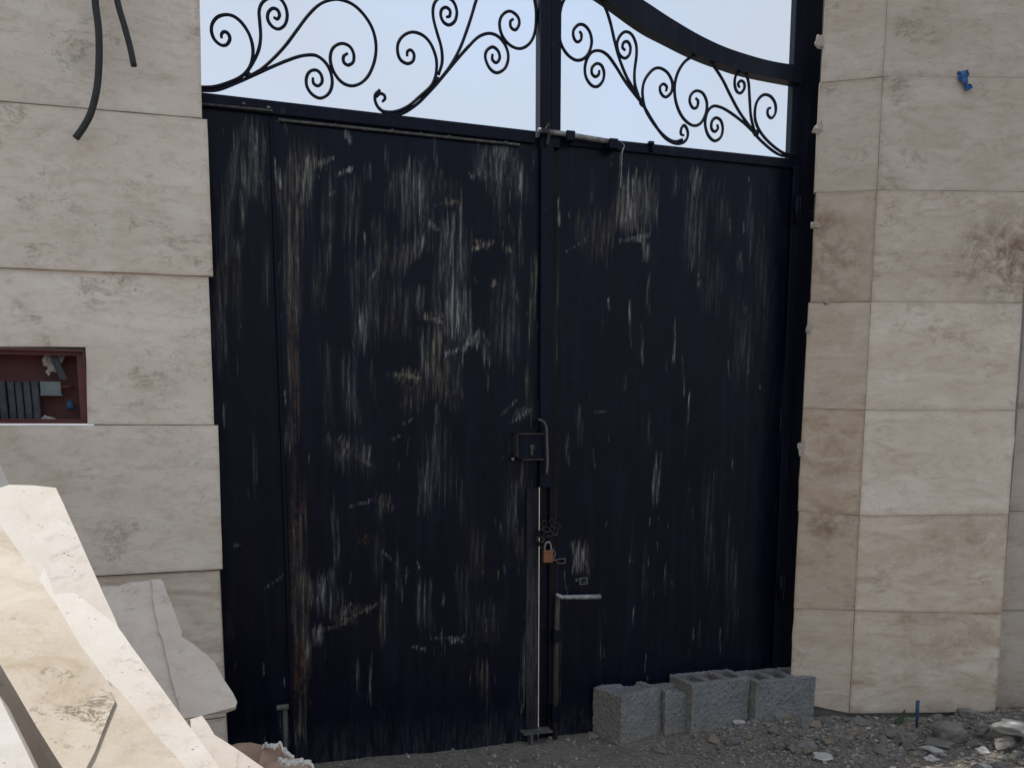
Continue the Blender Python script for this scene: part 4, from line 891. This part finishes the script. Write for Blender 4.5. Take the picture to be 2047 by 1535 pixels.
off('broken_slab', [(301, 1158), (321, 1156), (331, 1178), (343, 1205), (353, 1231), (364, 1260), (361, 1273), (383, 1284), (399, 1297), (428, 1321), (437, 1339), (448, 1358), (465, 1383), (474, 1401), (470, 1413), (430, 1423), (386, 1432), (364, 1437), (352, 1392), (340, 1340), (323, 1272), (308, 1205)], (320, 1300), 2.311, (.18, -.80, .58), .006, M['pile_grey'], 'thin flake lying flat on the jagged broken slab', (.0, .0, .0, 1), .0022, 9, .018)
off('stone_offcut', [(380, 1436), (404, 1429), (416, 1446), (428, 1468), (470, 1494), (510, 1522), (620, 1600), (520, 1800), (400, 1700)], (420, 1480), 1.98, (.1, -.55, .83), .02, M['pile_white'], 'pinkish cream slab end low between the pile and the gate', (.02, .2, 0, 1), .0003, 10)

# tan sack beside the pile
def sack(px, py, Y, rx, ry, rz, seed, label):
    r = ray(px, py); c = CAM + r * (Y / r.y)
    S = empty('paper_sack', c, label, 'sack')
    bm = bmesh.new(); bmesh.ops.create_icosphere(bm, subdivisions=5, radius=1); rq = random.Random(seed)
    pl = [(Vector((rq.gauss(0, 1), rq.gauss(0, 1), rq.gauss(0, 1))).normalized(), rq.uniform(.5, .9)) for _ in range(16)]
    for v in bm.verts:
        for n_, d_ in pl:
            k = v.co.dot(n_)
            if k > d_: v.co -= n_ * (k - d_) * 1.25
        d = v.co.normalized(); k = 1 + .22 * abs(mn.noise(d * 2.2 + Vector((seed, 0, 0)))) + .05 * abs(mn.noise(d * 7 + Vector((0, seed, 0)))) + .015 * mn.noise(d * 25)
        v.co = Vector((v.co.x * rx, v.co.y * ry, v.co.z * rz)) * k * 1.15 + c
    from_bm('sack_body', bm, M['sack'], S, False); return S, c
def frill(parent, P, wdt, seed):
    """ragged torn edge"""
    P = catmull(P, 10); bm = bmesh.new(); a = []; b = []
    for i, p in enumerate(P):
        n_ = Vector((mn.noise(p * 80), mn.noise(p * 80 + Vector((5, 0, 0))), mn.noise(p * 80 + Vector((0, 7, 0)))))
        a.append(bm.verts.new(p + n_ * .012)); b.append(bm.verts.new(p + Vector((.0, -.008, -wdt * (.6 + 1.1 * abs(mn.noise(p * 130)) * 2))) + n_ * .016))
    for i in range(len(P) - 1): bm.faces.new((a[i], a[i + 1], b[i + 1], b[i]))
    o = from_bm('torn_edge', bm, M['shred'], parent); md = o.modifiers.new('s', 'SOLIDIFY'); md.thickness = .004
def pw(x, y, Y): r = ray(x, y); return CAM + r * (Y / r.y)
S1, c = sack(545, 1610, 2.56, .12, .08, .10, 2, 'crumpled tan paper sack with torn white edges beside the end of the pile')
def fold(pix, Y, nrm, amp, seed):
    nrm = Vector(nrm).normalized(); r = ray(*pix[0]); P0 = CAM + r * (Y / r.y)
    P = [on_plane(x, y, P0, nrm) for x, y in pix]
    bm = bmesh.new(); f = bm.faces.new([bm.verts.new(p) for p in P]); bmesh.ops.triangulate(bm, faces=[f])
    bmesh.ops.subdivide_edges(bm, edges=bm.edges, cuts=7, use_grid_fill=True)
    for v in bm.verts:
        q = v.co * 9 + Vector((seed, 0, 0)); v.co += nrm * amp * (1 - 2 * abs(mn.noise(q))) + nrm * amp * .35 * mn.noise(v.co * 38 + Vector((0, seed, 0)))
    o = from_bm('sack_fold', bm, M['sack'], S1, True); md = o.modifiers.new('s', 'SOLIDIFY'); md.thickness = .003
fold([(462, 1492), (480, 1487), (505, 1485), (530, 1491), (548, 1540), (540, 1640), (430, 1640)], 2.50, (-.3, -.75, .55), .016, 1)
fold([(527, 1490), (545, 1486), (562, 1489), (588, 1516), (606, 1560), (600, 1640), (500, 1640), (516, 1530)], 2.44, (.25, -.75, .6), .014, 4)
fold([(520, 1545), (540, 1528), (560, 1520), (602, 1516), (616, 1532), (634, 1570), (640, 1640), (505, 1640)], 2.38, (.1, -.7, .7), .014, 9)
frill(S1, [pw(527, 1489, 2.43), pw(540, 1484, 2.43), pw(556, 1483, 2.43), pw(572, 1497, 2.43), pw(588, 1514, 2.42)], .008, 1)
frill(S1, [pw(556, 1520, 2.36), pw(580, 1517, 2.36), pw(600, 1514, 2.36), pw(616, 1520, 2.36), pw(628, 1540, 2.36)], .012, 2)
